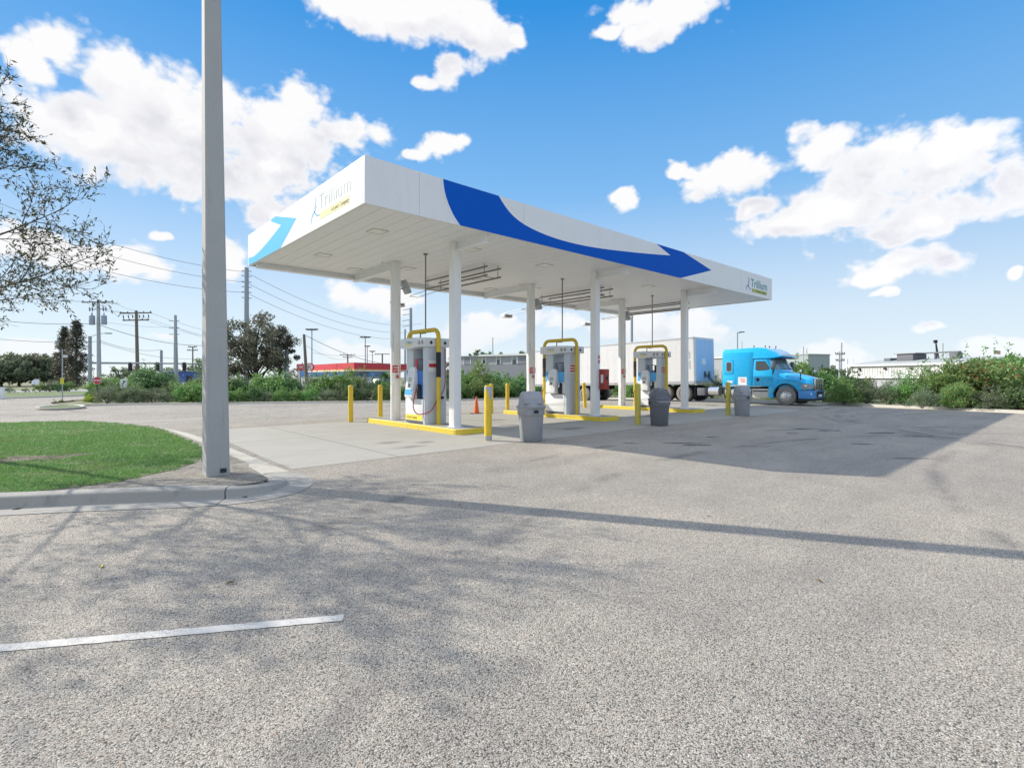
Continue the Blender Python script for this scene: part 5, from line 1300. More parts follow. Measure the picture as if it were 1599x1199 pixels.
# trees
def tree(name, lab, x, y, H, th, rx, K, per, leaf, mt, seed, grp=None, tr=.3, base=.35, barkm=BARKDK, aspect=.5, flat=.75, dz=.1, dead=False):
    rng = np.random.default_rng(seed); rd = random.Random(seed)
    t = thing(name, lab, 'tree', (x, y, zg(x, y) + dz), rd.uniform(0, 6.28), grp)
    cs = []; rs = []
    zc = th + (H - th) * .48; rz = (H - th) * .52
    for i in range(K):
        a = rd.uniform(0, 2 * PI); e = rd.uniform(-.75, 1); ph = math.asin(e); k = rd.uniform(.4, .95)
        lob = 1 + .16 * math.sin(3 * a + seed) + .1 * math.sin(5 * a + 2 * seed)
        cs.append((rx * k * lob * math.cos(a) * math.cos(ph), rx * k * lob * math.sin(a) * math.cos(ph), zc + rz * k * e)); rs.append(rx * rd.uniform(.10, .2))
    P = clump_points(rng, cs, rs, per, .35)
    sz = leaf * rng.uniform(.6, 1.4, len(P))
    link('crown', leaves('crown', P, sz, mt, rng, aspect=aspect), t)
    m = MB()
    m.tube([(0, 0, -.1), (.05, .03, th * .6), (.0, .1, th), (.1, 0, zc), (0, 0, H - rz * .5)], [tr, tr * .85, tr * .75, tr * .4, tr * .1], 8)
    for i in range(min(K, 26)):
        c = cs[i]; z0 = rd.uniform(th * .75, zc)
        m.tube(smooth_path([(0, .05, z0), (c[0] * .45, c[1] * .45, z0 + (c[2] - z0) * .55), c], 1.0), [tr * .35 * (1 - .8 * q / max(1, len(smooth_path([(0, .05, z0), (c[0] * .45, c[1] * .45, z0 + (c[2] - z0) * .55), c], 1.0)) - 1)) for q in range(len(smooth_path([(0, .05, z0), (c[0] * .45, c[1] * .45, z0 + (c[2] - z0) * .55), c], 1.0)))], 5)
    m.build('trunk', barkm, t)
    return t
def T(px, d, top, lab, rx, mt, seed, th=.25, **kw):
    x, y = spot(px, d); H = hz(top, d) - zg(x, y)
    return tree('broadleaf_tree', lab, x, y, H, H * th, rx, kw.pop('K', 46), kw.pop('per', 80), kw.pop('leaf', .3), mt, seed, **kw)
T(398, 58, 484, 'large live oak with an open crown right of the concrete pole', 4.7, LF_LIVE, 5, .04, K=140, per=120, leaf=.23, tr=.38, barkm=BARKDK)
T(436, 57, 512, 'smaller side crown on the right of the large live oak', 2.1, LF_LIVE, 6, .35, K=34, per=100, leaf=.22, tr=.12)
T(342, 60, 545, 'dark tree just showing on both sides of the concrete pole', 2.8, LF_DARK, 8, .15, K=34, per=60, leaf=.24)
GT = 'grey green oaks across the street'
for px, d, top, rx, sd in ((2, 112, 556, 6.5, 31), (30, 116, 553, 6.5, 32), (52, 113, 556, 6, 33), (78, 116, 553, 6, 34), (-30, 112, 550, 7, 35), (-70, 110, 548, 7, 36)):
    T(px, d, top, 'grey green spreading oak in the tree line across the street', rx, LF_GREY if sd % 2 else LF_LIVE, sd, .0, K=84, per=80, leaf=.5, grp=GT)
def conifer(px, d, top, w, lab, seed):
    x, y = spot(px, d); H = hz(top, d) - zg(x, y); rng = np.random.default_rng(seed); rd = random.Random(seed)
    t = thing('conifer_tree', lab, 'tree', (x, y, zg(x, y)))
    m = MB(); m.tube([(0, 0, 0), (0, 0, H)], [.28, .04], 7)
    P = []
    for i in range(260):
        u = rd.uniform(.04, 1) ** .9; z = H * u; L = w * (1 - u) ** .75 * rd.uniform(.45, 1.1) + .25; a = rd.uniform(0, 2 * PI)
        tip = np.array([L * math.cos(a), L * math.sin(a), z + L * rd.uniform(-.25, .25)])
        if i < 60: m.tube([(0, 0, z), tuple(tip)], [.05, .015], 4)
        n = int(26 * (L / w + .5)); q = rng.uniform(.3, 1.05, (n, 1)); P.append(np.array([0, 0, z]) + (tip - np.array([0, 0, z])) * q + rng.normal(0, .16, (n, 3)))
    P = np.concatenate(P)
    m.build('trunk', BARKDK, t)
    link('crown', leaves('crown', P, .42 * rng.uniform(.6, 1.4, len(P)), LF_PINE, rng, aspect=.32, up=-.2), t)
conifer(119, 100, 500, 3.4, 'tall dark conifer, the wider of the two on the left', 3)
conifer(100, 104, 512, 2.8, 'slimmer dark conifer standing left of the wider conifer', 4)
GB = 'far trees along the horizon'
for px, d, top, rx, mt in ((185, 120, 571, 4, LF_GREY), (215, 130, 572, 4, LF_LIVE), (262, 125, 571, 4.5, LF_GREY), (290, 120, 568, 4, LF_LIVE), (312, 110, 560, 4, LF_GREY), (470, 130, 569, 4, LF_LIVE), (520, 150, 578, 5, LF_GREY), (585, 120, 580, 3.5, LF_DARK), (605, 115, 582, 3.5, LF_GREEN), (658, 100, 575, 3.5, LF_GREY), (690, 95, 566, 3.2, LF_LIVE), (1210, 100, 572, 4, LF_GREEN), (1300, 95, 572, 3.5, LF_GREY), (1280, 75, 573, 2.6, LF_DARK)):
    T(px, d, top, 'distant rounded tree low on the horizon', rx, mt, px, .08, K=26, per=45, leaf=.42, grp=GB)
for px, top, rx in ((742, 545, 1.9), (762, 545, 2.0), (783, 549, .9), (808, 547, 1.3), (818, 544, 1.1)):
    T(px, 92, top, 'tree top showing over the grey building roof', rx, LF_DARK, px, .3, K=20, per=45, leaf=.35, grp='trees behind the grey building')
T(703, 60, 546, 'thin twiggy sapling just right of the front column', 1.3, LF_LIVE, 77, .3, K=16, per=8, leaf=.2, tr=.06)
T(755, 56, 562, 'bare twiggy sapling in front of the grey building', 1.3, LF_GREY, 78, .2, K=18, per=9, leaf=.2, tr=.06)

# young tree at the left edge whose shadow falls over the asphalt
def left_tree():
    rd = random.Random(17); rng = np.random.default_rng(17)
    t = thing('lawn_tree', 'sparse young oak on the lawn, its branches entering from the left edge', 'tree', (-.72, 12.72, .13))
    m = MB(); tips = []
    def grow(p, d, L, r, lev):
        n = 6 if lev < 3 else 4; pts = [p]; q = p.copy(); dd = d.copy()
        for i in range(n):
            dd = (dd + Vector((rd.gauss(0, .10), rd.gauss(0, .10), rd.gauss(.03, .08)))).normalized(); q = q + dd * (L / n); pts.append(q.copy())
        m.tube(pts, [max(.0022, r * (1 - .75 * i / n)) for i in range(n + 1)], 7 if lev < 2 else (5 if lev < 3 else 3))
        if lev == 4 or (lev == 3):
            for i in range(1, n + 1):
                for _ in range(5 if lev == 4 else 2):
                    u = rd.random(); tips.append((pts[i - 1].lerp(pts[i], u), (pts[i] - pts[i - 1]).normalized()))
        if lev < 4:
            c = (9, 7, 6, 5)[lev - 0] if lev else 13
            for k in range(c):
                u = (.34 if lev == 0 else .22) + (.98 - (.34 if lev == 0 else .22)) * (k + rd.random() * .6) / c
                i = min(n - 1, int(u * n)); b = pts[i].lerp(pts[i + 1], u * n - i)
                ax = (pts[i + 1] - pts[i]).normalized(); side = ax.orthogonal().normalized(); side.rotate(Matrix.Rotation(k * 2.4 + rd.random() * .8, 3, ax))
                sp_ = (1.05, .75, .7, .7)[lev]
                nd = (ax * math.cos(sp_) + side * math.sin(sp_)).normalized()
                if lev == 0: nd = Vector((nd.x * 1.3, nd.y * 1.3, abs(nd.z) * .8 + .12 + .35 * u)).normalized()
                fl = (2.35 * (.55 + .9 * math.sin(PI * min(1, u * 1.05))) * .9, .85, .46, .25)[lev] * rd.uniform(.75, 1.2)
                if lev == 0: dr = nd.x * .744 - nd.y * .668; fl *= 1.0 - .66 * max(0, dr) + .45 * max(0, -dr)
                grow(b, nd, fl, max(.003, r * (.30, .42, .5, .5)[lev]), lev + 1)
    grow(Vector((0, 0, -.1)), Vector((.05, -.04, 1)).normalized(), 6.0, .08, 0)
    m.build('trunk', BARKDK, t)
    n = len(tips); idx = rng.permutation(n)[:17000]
    C = np.array([tips[i][0] for i in idx]); A = np.array([tips[i][1] for i in idx]); n = len(C)
    d = A * .8 + rng.normal(0, .75, (n, 3)); d /= np.linalg.norm(d, axis=1)[:, None]
    s = np.cross(d, rng.normal(size=(n, 3))); s /= np.linalg.norm(s, axis=1)[:, None]
    L = .075 * rng.uniform(.6, 1.3, (n, 1)); V = np.zeros((n, 4, 3)); nn = np.cross(d, s)
    V[:, 0] = C; V[:, 1] = C + d * L * .5 + s * L * .17 + nn * L * .05; V[:, 2] = C + d * L; V[:, 3] = C + d * L * .5 - s * L * .17 + nn * L * .05
    link('crown', np_mesh('crown', V, 4, [(0, 1, 2, 3)], LF_OAK), t)
left_tree()

# ------------------------------------------------------------------ signs on the median
def post_sign(name, lab, px, d, top, bottom, build, cat='sign', postmat=CHASSIS, dz=.1, r=.03):
    x, y = spot(px, d); t = thing(name, lab, cat, (x, y, zg(x, y) + dz), -math.atan2(x, y))
    H = hz(top, d) - zg(x, y) - dz
    MB().tube([(0, 0, -.05), (0, 0, H)], r, 8).build('post', postmat, t)
    build(t, H); return t
def oct_(r): return [(r * math.cos(R(22.5 + 45 * i)), r * math.sin(R(22.5 + 45 * i))) for i in range(8)]
def stop(t, H):
    b = MB(); b.prism([(x, H - .30 + z) for x, z in oct_(.30)], 'y', -.05, -.035); p = b.build('plate', RED, t, smooth=0)
    m = MB(); o = oct_(.29); i_ = oct_(.27)
    m.loft([[(x, -.052, H - .3 + z) for x, z in o], [(x, -.052, H - .3 + z) for x, z in i_], [(x, -.0505, H - .3 + z) for x, z in i_], [(x, -.0505, H - .3 + z) for x, z in o]], cap=False); m.build('border', SIGNWHITE, p, smooth=0)
    text('lettering', 'STOP', .22, SIGNWHITE, p, face_mtx((-.225, -.052, H - .38), (1, 0, 0), (0, 0, 1)), .45, .005)
post_sign('stop_sign', 'red octagonal stop sign on a black post', 152, 39.5, 588, 633, stop)
def arrow_sign(t, H):
    p = MB().box(-.20, .20, -.05, -.035, H - .70, H).build('plate', SIGNWHITE, t, bevel=.003)
    m = MB(); pts = [(-.08, -.0525, H - .60), (-.08, -.0525, H - .42), (-.03, -.0525, H - .30), (.04, -.0525, H - .22)]
    m.tube(smooth_path(pts, .05), .03, 6); m.prism([(.0, H - .32), (.15, H - .14), (-.04, H - .12)], 'y', -.056, -.0505); m.build('arrow_mark', BLACK, p, smooth=0)
post_sign('arrow_sign', 'white rectangular sign with a black curved arrow on a black post', 193, 40.5, 592, 630, arrow_sign)
def yel(t, H):
    MB().box(-.14, .10, -.07, -.055, 1.35, 1.88).build('plate', SIGNYEL, t, smooth=0)
    MB().box(.04, .32, -.05, .05, 3.55, 3.75).build('lamp_box', SIGNWHITE, t, bevel=.02)
post_sign('slim_signal_pole', 'slim pole with a narrow yellow plate and a small white box near its top', 97.5, 43, 545, 632, yel, 'signal pole', POLECON, r=.04)
def white(t, H): MB().box(-.3, .3, -.05, -.035, H - .75, H).build('plate', SIGNWHITE, t, smooth=0)
post_sign('street_sign', 'small white street sign, the wider of two across the drive', 57, 76, 592, 612, white, postmat=GALV, r=.04)
post_sign('street_sign', 'narrow white street sign, left of the wider one across the drive', 52, 77, 594, 612, lambda t, H: MB().box(-.16, .16, -.05, -.035, H - .6, H).build('plate', SIGNWHITE, t, smooth=0), postmat=GALV, r=.04)
# white post at the drive edge on the far left
x, y = spot(4, 47); t = thing('marker_post', 'short white square post at the far left edge of the drive', 'post', (x, y, zg(x, y)))
MB().box(-.14, .14, -.14, .14, 0, 1.05).build('shaft', SIGNWHITE, t, bevel=.02); MB().box(-.16, .16, -.16, .16, 1.05, 1.1).build('cap', SIGNWHITE, t, bevel=.02)

# ------------------------------------------------------------------ utility poles and wires
def upole(name, lab, px, d, top, r0, r1, mt, lean=0.0, arms=(), extra=None, cat='utility pole', grp=None):
    x, y = spot(px, d); z0 = zg(x, y); H = hz(top, d) - z0
    t = thing(name, lab, cat, (x, y, z0), R(-41.9), grp)       # local x runs across the view
    MB().lathe([(r0, -.2), (r1, H), (0, H + .02)], 12).build('shaft', mt, t)
    for (py, half, tilt) in arms:
        z = hz(py, d) - z0
        m = MB(); m.box(-half, half, -.16, -.05, z - .07, z + .07)
        a = m.build('crossarm', mt, t, smooth=0)
        for u in (-.93, -.5, .5, .93):
            MB().lathe([(0, 0), (.05, 0), (.065, .08), (.045, .14), (0, .16)], 8).build('insulator', GREYDK, a, loc=(u * half, -.10, z + .07))
    if extra: extra(t, H, d, z0)
    if lean: t.rotation_euler = (0, R(lean), R(-41.9))
    return t, x, y, H + z0
def transformers(t, H, d, z0):
    z = hz(503, d) - z0
    for i, (dx, dy) in enumerate(((-.55, -.1), (-.32, -.40), (.65, -.2))):
        c = MB().lathe([(0, 0), (.27, 0), (.27, .92), (.24, 1.0), (0, 1.02)], 16).build('transformer', POLESTEEL, t, loc=(dx * 1.2, dy, z - .3))
        MB().lathe([(0, 0), (.05, 0), (.05, .3), (0, .32)], 8).build('bushing', GREYDK, c, loc=(0, 0, 1.0))
    zz = hz(483, d) - z0
    m = MB(); m.box(-1.0, 1.0, -.1, -.02, zz - .05, zz + .05); f = m.build('cutout_arm', POLESTEEL, t, smooth=0)
    for u in (-.9, -.6, .6, .9): MB().tube([(u, -.1, zz + .25), (u + .06, -.14, zz - .25)], .05, 6).build('fuse', GREYDK, f)
pA = upole('transformer_pole', 'pole with a long crossarm and three grey transformers', 155, 58, 468, .24, .15, POLECON, -0.6, [(472, 1.75, 0)], transformers)
def dead_end(t, H, d, z0):
    z = hz(492, d) - z0
    for u in (-1.5, -.9, -.4, .4, .9, 1.5): MB().tube([(u, -.1, z), (u + .05, -.1, z - .35)], .06, 6).build('string_insulator', GREYDK, t)
pB = upole('wooden_utility_pole', 'brown wooden pole with two crossarms standing right of the transformer pole', 215.5, 62, 485, .22, .15, POLEWOOD, -1.2, [(489, 1.9, 0), (500, 1.55, 0)], dead_end)
def side_pins(t, H, d, z0):
    for py in (501, 512, 522):
        z = hz(py, d) - z0; m = MB(); m.tube([(-.75, 0, z), (.45, 0, z)], .035, 6); p = m.build('pin_arm', GREYDK, t)
pC = upole('concrete_utility_pole', 'pale concrete pole with thin side pins left of the big foreground pole', 275, 60, 492, .28, .14, POLECON, -0.5, [], side_pins)
def lum(t, H, d, z0):
    m = MB(); m.tube(smooth_path([(0, 0, H - .1), (.9, 0, H + .25), (1.9, 0, H + .35)], .3), .04, 6); a = m.build('lamp_arm', POLESTEEL, t)
    MB().box(1.8, 2.5, -.12, .12, H + .27, H + .38).build('lamp_head', GREYDK, a, bevel=.03)
    z = hz(566.5, d) - z0
    m = MB(); m.tube([(0, 0, z), (12.0, 2.5, z - .05)], [.13, .07], 8); m.build('mast_arm', POLESTEEL, t)
    for u in (4.0, 6.8, 9.6):
        m = MB(); m.box(u - .16, u + .16, -.1 + u * .208, .2 + u * .208, z - .95, z + .1); m.build('signal_head', CHASSIS, t, bevel=.03)
upole('traffic_signal_pole', 'steel traffic signal pole with a lamp arm and a long horizontal mast', 140.5, 60, 525, .20, .17, POLESTEEL, 0, [], lum, 'signal pole')
upole('signal_post', 'short grey signal pole standing behind the pale concrete pole', 252, 75, 547, .2, .17, POLESTEEL, 0, [], None, 'signal pole')
upole('wooden_utility_pole', 'small distant wooden pole with stub crossarms beside the big foreground pole', 301, 90, 541, .14, .1, POLEWOOD, 0, [(542, .7, 0), (547, .9, 0)])
def braces(t, H, d, z0):
    for py in (424, 432, 441, 449, 457, 466):
        z = hz(py, d) - z0
        MB().tube([(-.75, 0, z + .15), (.75, 0, z)], .06, 6).build('post_insulator', GREYDK, t)
pT = upole('transmission_pole', 'tall grey transmission pole rising behind the large live oak', 385, 80, 418, .42, .30, POLESTEEL, 0, [], braces)
upole('steel_pole', 'slim blue grey steel pole, left of the pair by the live oak', 437, 60, 545, .14, .12, POLESTEEL)
upole('steel_pole', 'thick blue grey steel pole, right of the pair by the live oak', 447.5, 58, 538, .24, .2, POLESTEEL)
upole('wooden_utility_pole', 'dark wooden pole leaning left of the red roofed station', 480, 70, 522, .24, .17, POLEWOOD, -3.4)
def flood(n):
    def f(t, H, d, z0):
        for i in range(n):
            u = (i - (n - 1) / 2) * .75
            m = MB(); m.box(u - .3, u + .3, -.25, .25, H - .02, H + .18); m.build('lamp_head', CHASSIS, t, bevel=.03)
        m = MB(); m.tube([(-(n - 1) * .4, 0, H - .05), ((n - 1) * .4, 0, H - .05)], .05, 6); m.build('lamp_bar', CHASSIS, t)
    return f
GL = 'floodlight masts at the red roofed station'
for px, d, top, n, lb in ((487, 92, 515, 3, 'tall three headed floodlight mast at the left of the red roofed station'), (570.5, 105, 527, 3, 'three headed floodlight mast behind the middle of the red roof'), (573.5, 125, 541, 2, 'shorter floodlight mast right behind the three headed one'), (581.5, 130, 549, 2, 'shortest floodlight mast behind the red roof')):
    upole('floodlight_mast', lb, px, d, top, .12, .09, POLESTEEL, 0, [], flood(n), 'light mast', GL)
upole('wooden_utility_pole', 'distant pole with two crossarms above the left half of the red roof', 543, 120, 553, .2, .16, POLEWOOD, 0, [(554, 6.0 * .3, 0), (558, 1.1, 0)])
upole('wooden_utility_pole', 'distant pole with a crossarm above the right half of the red roof', 597, 120, 552, .2, .16, POLEWOOD, 0, [(553, 1.7, 0)])
upole('transmission_pole', 'distant transmission pole seen above the first dispenser', 641.5, 150, 481, .5, .4, POLESTEEL, 0, [], lambda t, H, d, z0: [MB().tube([(-2.4, 0, hz(py, d) - z0 - .4), (.3, 0, hz(py, d) - z0)], .08, 5).build('insulator_arm', GREYDK, t) for py in (482, 490, 499, 508)])
upole('steel_pole', 'short far pole left of the distant transmission pole', 632.5, 180, 514, .35, .3, POLESTEEL)
upole('steel_pole', 'thin grey pole above the grey building between the columns', 769.5, 95, 527, .11, .07, POLESTEEL)
upole('steel_pole', 'dark mast rising behind the trailer by the back column', 986.5, 70, 478, .20, .17, POLESTEEL)
def arm1(t, H, d, z0):
    m = MB(); m.tube([(0, 0, H - .1), (.8, 0, H + .05)], .05, 6); a = m.build('lamp_arm', CHASSIS, t); MB().box(.3, .95, -.14, .14, H - .02, H + .1).build('lamp_head', CHASSIS, a, bevel=.03)
upole('street_lamp', 'street lamp with a short arm above the gap between trailer and cab', 1151.5, 72, 519, .10, .08, POLESTEEL, 0, [], arm1, 'street lamp')
upole('steel_pole', 'thin pale pole above the truck sleeper roof', 1158.5, 85, 533, .07, .06, POLECON)
upole('steel_pole', 'thin pale pole above the truck bonnet', 1254.5, 85, 541, .09, .07, POLECON)
upole('wooden_utility_pole', 'thin grey pole with small crossarms left of the white warehouse', 1310.8, 60, 549, .09, .08, POLECON, 0, [(553, .55, 0), (563, .5, 0)])
upole('steel_pole', 'slightly leaning thin pole right behind the crossarm pole by the warehouse', 1312.6, 80, 535, .13, .1, POLECON, 1.2)
upole('steel_pole', 'thin upright pole behind the warehouse roof by the lattice boom', 1472, 105, 536, .13, .11, POLECON)

def wire(a, b, sag, lab, r=.018, grp='overhead wires'):
    a = Vector(a); b = Vector(b); n = 22
    pts = [a.lerp(b, i / n) - Vector((0, 0, sag * 4 * (i / n) * (1 - i / n))) for i in range(n + 1)]
    o = MB().tube([p - a for p in pts], r, 5).build('overhead_wire', WIREM, None, loc=a)
    tag(o, lab, 'wire', grp)
def at(px, py, d):
    x, y = spot(px, d); return (x, y, hz(py, d))
for (l, m_, r_) in (((-260, 190, 60), (384, 425, 80), (660, 505, 150)), ((-260, 218, 60), (384, 441, 80), (660, 516, 150)), ((-260, 262, 60), (384, 457, 80), (660, 525, 150))):
    wire(at(*l), at(*m_), 3.0, 'transmission wire sweeping from the left edge to the tall grey pole', .028, 'transmission wires left of the tall pole')
    wire(at(*m_), at(*r_), 3.2, 'transmission wire running right from the tall grey pole', .03, 'transmission wires right of the tall pole')
for dx, dy in ((-22, 0), (-10, 0), (22, 0)):
    wire(at(-180, 415 + dx * .3, 50), at(154 + dx, 471, 58), .9, 'distribution wire from the left edge to the long crossarm', .014, 'wires left of the transformer pole')
    wire(at(154 + dx, 471, 58), at(214 + dx * .9, 488, 62), .35, 'distribution wire between the long crossarm and the wooden pole', .014, 'wires between the two crossarm poles')
    wire(at(214 + dx * .9, 488, 62), at(420 + dx, 536, 85), .8, 'distribution wire running right from the wooden pole', .014, 'wires right of the wooden pole')
wire(at(-180, 470, 50), at(157, 505, 58), .8, 'cable below the crossarms left of the transformer pole', .025)
wire(at(157, 508, 58), at(350, 538, 75), .9, 'thick cable dropping right from below the transformers', .03)
wire(at(-180, 500, 50), at(157, 533, 58), .8, 'low cable left of the transformer pole', .02)
wire(at(157, 532, 58), at(252, 546, 75), .5, 'upper low cable between transformer pole and short signal pole', .022)
wire(at(157, 535, 58), at(301, 560, 90), .6, 'lower cable running to the small distant wooden pole', .022)
wire(at(157, 502, 58), at(275, 511, 60), .2, 'thin cable level between the transformer pole and the pale pole', .012)
wire(at(275, 511, 60), at(350, 531, 75), .3, 'thin cable falling right from the pale concrete pole', .014)
wire(at(478, 524, 70), at(640, 570, 95), 1.2, 'thick cable falling right from the leaning wooden pole', .035)
wire(at(455, 530, 66), at(478, 526, 70), .1, 'short cable left of the leaning wooden pole', .015)
wire(at(479, 540, 70), at(543, 560, 120), .8, 'thin cable from the leaning pole to the distant crossarm pole', .02)
wire(at(487, 551, 92), at(597, 553, 120), .5, 'level thin cable over the red roof', .02)

# ------------------------------------------------------------------ buildings in the distance
def place(px, d, px2, d2):
    a = Vector(spot(px, d)); b = Vector(spot(px2, d2)); ang = math.atan2((b - a).y, (b - a).x)
    return a, (b - a).length, ang
# blue building on the left
a, L, ang = place(256, 84, 309, 84)
zb_ = zg(a.x, a.y); H = hz(580, 84) - zb_
t = thing('blue_building', 'low blue building with a dark door beyond the pale concrete pole', 'building', (a.x, a.y, zb_), ang)
BB = M('wall_blue', (.05, .12, .38), .6); BB2 = M('wall_pale_blue', (.42, .47, .58), .6)
MB().box(0, L, 0, 5, 1.2, H).build('upper_wall', BB, t, smooth=0); MB().box(.02, L - .02, .02, 4.98, -.2, 1.199).build('lower_wall', BB2, t, smooth=0)
MB().box(-.15, L + .15, -.15, 5.15, H, H + .15).build('roof', GALV, t, smooth=0)
MB().box(3.6, 4.5, -.03, .019, .2, 2.2).build('door', CHASSIS, t, smooth=0); MB().box(1.0, 2.1, -.03, -.001, 1.3, 2.2).build('window', GLASS, t, smooth=0)
# petrol station with red canopy
a0 = spot(478, 104); a1 = spot(553, 84); a2 = spot(640, 96)
z0_ = hz(579.5, 84); z1_ = hz(566, 84)
t = thing('red_station_canopy', 'flat red station canopy with an orange stripe beyond the hedge', 'canopy', (a1[0], a1[1], zg(*a1)))
o = Vector((a1[0], a1[1])); q0 = Vector(a0) - o; q2 = Vector(a2) - o; q3 = q0 + q2; zz = zg(*a1)
foot = [(0, 0), tuple(q2), tuple(q3), tuple(q0)]
RC = M('canopy_red', (.62, .045, .06), .45, var=.04); OC = M('canopy_orange', (.85, .42, .12), .5)
def scl(k): c = (q0 + q2) / 2; return [tuple(c + (Vector(p) - c) * k) for p in foot]
h0, h1 = z0_ - zz, z1_ - zz
MB().prism(scl(1.0), 'z', h0 + .36, h1).build('fascia', RC, t, smooth=0)
MB().prism(scl(.998), 'z', h0 + .16, h0 + .359).build('stripe', OC, t, smooth=0); MB().prism(scl(1.0), 'z', h0, h0 + .159).build('lower_trim', SIGNWHITE, t, smooth=0)
for u, v in ((.2, .25), (.2, .8), (.7, .25), (.7, .8)):
    p = q2 * u + q0 * v; m = MB(); m.box(p.x - .2, p.x + .2, p.y - .2, p.y + .2, 0, h0 - .001); m.build('column', SIGNWHITE, t, smooth=0)
a, L, ang = place(463, 80, 487, 80); zs = zg(a.x, a.y)
t = thing('roadside_sign', 'red roadside sign with white lettering and a round K mark left of the red canopy', 'sign', (a.x, a.y, zs), ang)
zt_ = hz(568.5, 80) - zs; zb2 = hz(577.5, 80) - zs
bd = MB().box(0, L * .72, 0, .3, zb2, zt_).build('panel', RC, t, bevel=.03)
text('lettering', 'CIRCLE', .62, SIGNWHITE, bd, face_mtx((.1, -.012, zb2 + .22), (1, 0, 0), (0, 0, 1)), L * .66, .006)
m = MB(); m.disc((L * .86, (zb2 + zt_) / 2, -.1), 'y', .62, 26, .4); dsc = m.build('disc', RC, t)
m = MB(); m.disc((L * .86, (zb2 + zt_) / 2, -.11), 'y', .52, 26, .009); dd = m.build('disc_face', SIGNWHITE, dsc)
text('lettering', 'K', .85, RC, dd, face_mtx((L * .86 - .25, -.114, (zb2 + zt_) / 2 - .3), (1, 0, 0), (0, 0, 1)), .5, .012)
for u in (.25, 1.3): MB().box(u, u + .18, .08, .22, -.2, zb2 - .001).build('post', SIGNWHITE, t, smooth=0)
a, L, ang = place(470, 118, 572, 110); zs = zg(a.x, a.y)
t = thing('station_shop', 'low shop with a blue band behind the red canopy', 'building', (a.x, a.y, zs), ang)
H = hz(579, 114) - zs
MB().box(0, L, 0, 6, -.2, H - 1.3).build('wall', SIGNWHITE, t, smooth=0); MB().box(-.1, L + .1, -.1, 6.1, H - 1.299, H).build('blue_band', M('shop_blue', (.10, .25, .55), .5), t, smooth=0)
for u in (.2, .4, .6, .8): MB().box(L * u - .9, L * u + .9, -.04, -.001, .5, 1.7).build('window', GLASS, t, smooth=0)
# grey building between the columns
a, L, ang = place(716, 66, 842, 60); zs = zg(a.x, a.y)
GW = M('wall_grey', (.40, .41, .43), .7, var=.08, dirt=.3); GW2 = M('wall_grey_dark', (.27, .28, .31), .7, var=.06)
t = thing('grey_building', 'long low grey building with a pale roof edge between the canopy columns', 'building', (a.x, a.y, zs), ang)
H = hz(556, 63) - zs; Hm = hz(569, 63) - zs
MB().box(0, L, 0, 7, Hm, H).build('upper_wall', GW, t, smooth=0); MB().box(0, L, -.02, 7.02, -.2, Hm - .001).build('lower_wall', GW2, t, smooth=0)
MB().box(L * .28, L + .1, -.25, 7.1, H, H + .22).build('roof_edge', SIGNWHITE, t, smooth=0); MB().box(-.1, L * .28 - .01, -.2, 7.1, H, H + .1).build('roof', GALV, t, smooth=0)
for u0, u1, mt in ((.08, .16, GW2), (.76, .86, GW2), (.32, .36, GLASS), (.50, .54, GLASS), (.69, .74, GLASS), (.87, .93, SIGNWHITE)):
    f = MB().box(L * u0, L * u1, -.05, -.001, Hm + .05, H - .15 if mt != GLASS else Hm + .5).build('window', mt, t, smooth=0)
    m = MB(); m.box(L * u0 - .08, L * u0 - .005, -.07, -.001, Hm + .05, H - .12); m.box(L * u1 + .005, L * u1 + .08, -.07, -.001, Hm + .05, H - .12); m.build('window_frame', SIGNWHITE, f, smooth=0)
# white warehouse on the right
a, L, ang = place(1328, 74, 1520, 58); zs = zg(a.x, a.y)
t = thing('white_warehouse', 'white ribbed metal warehouse with a low grey roof on the right', 'warehouse', (a.x, a.y, zs), ang)
H = hz(572.5, 74) - zs; W = M('warehouse_white', (.62, .62, .60), .5, var=.04)
zl = hz(589, 70) - zs
m = MB(); poly = []; x = 0
while x < L * .80:
    poly += [(x, 0), (x + .22, 0), (x + .25, -.05), (x + .35, -.05), (x + .38, 0)]; x += .40
poly += [(L * .82, 0), (L * .82, 9), (0, 9)]
m.prism(poly, 'z', zl, H); wl = m.build('wall', W, t, smooth=0)
m = MB(); m.box(L * .8201, L, 2.5, 9, -.1, H - .003); m.build('open_bay', M('bay_dark', (.06, .06, .065), .8), t, smooth=0)
MB().box(L * .8201, L, -.02, .3, H - .55, H - .004).build('bay_lintel', W, t, smooth=0)
MB().box(0, L * .82, .05, 8.9, -.2, zl - .12).build('lower_wall', GW, t, smooth=0)
MB().box(-.1, L * .82, -.25, .0, zl - .119, zl - .001).build('ledge', SIGNWHITE, t, smooth=0)
MB().box(-.3, L + .3, -.35, -.10, H, H + .24).build('eaves_gutter', SIGNWHITE, t, smooth=0)
m = MB(); m.prism([(-.09, H + .01), (-.09, H + .20), (5.0, H + .95), (9.3, H + .2), (9.3, H + .01)], 'x', -.28, L + .28); m.build('roof', M('roof_grey', (.36, .38, .36), .6), t, smooth=0)
MB().box(-.45, -.31, -.3, -.12, -.2, H + 1.1).build('corner_post', SIGNWHITE, t, smooth=0)
MB().box(L * .785, L * .81, -.35, -.06, -.2, H - .01).build('bay_post', SIGNWHITE, t, smooth=0)
for u in (.09, .33, .55): MB().box(L * u, L * u + .3, -.2, -.051, H - .5, H - .25).build('wall_lamp', CHASSIS, t, smooth=0)
MB().box(L * .26, L * .40, 3.2, 5.4, H + .7, H + 1.6).build('roof_unit', GREYDK, t, bevel=.03); MB().box(L * .24, L * .43, 3.0, 5.6, H + 1.62, H + 1.72).build('unit_cover', GREY, t, smooth=0)
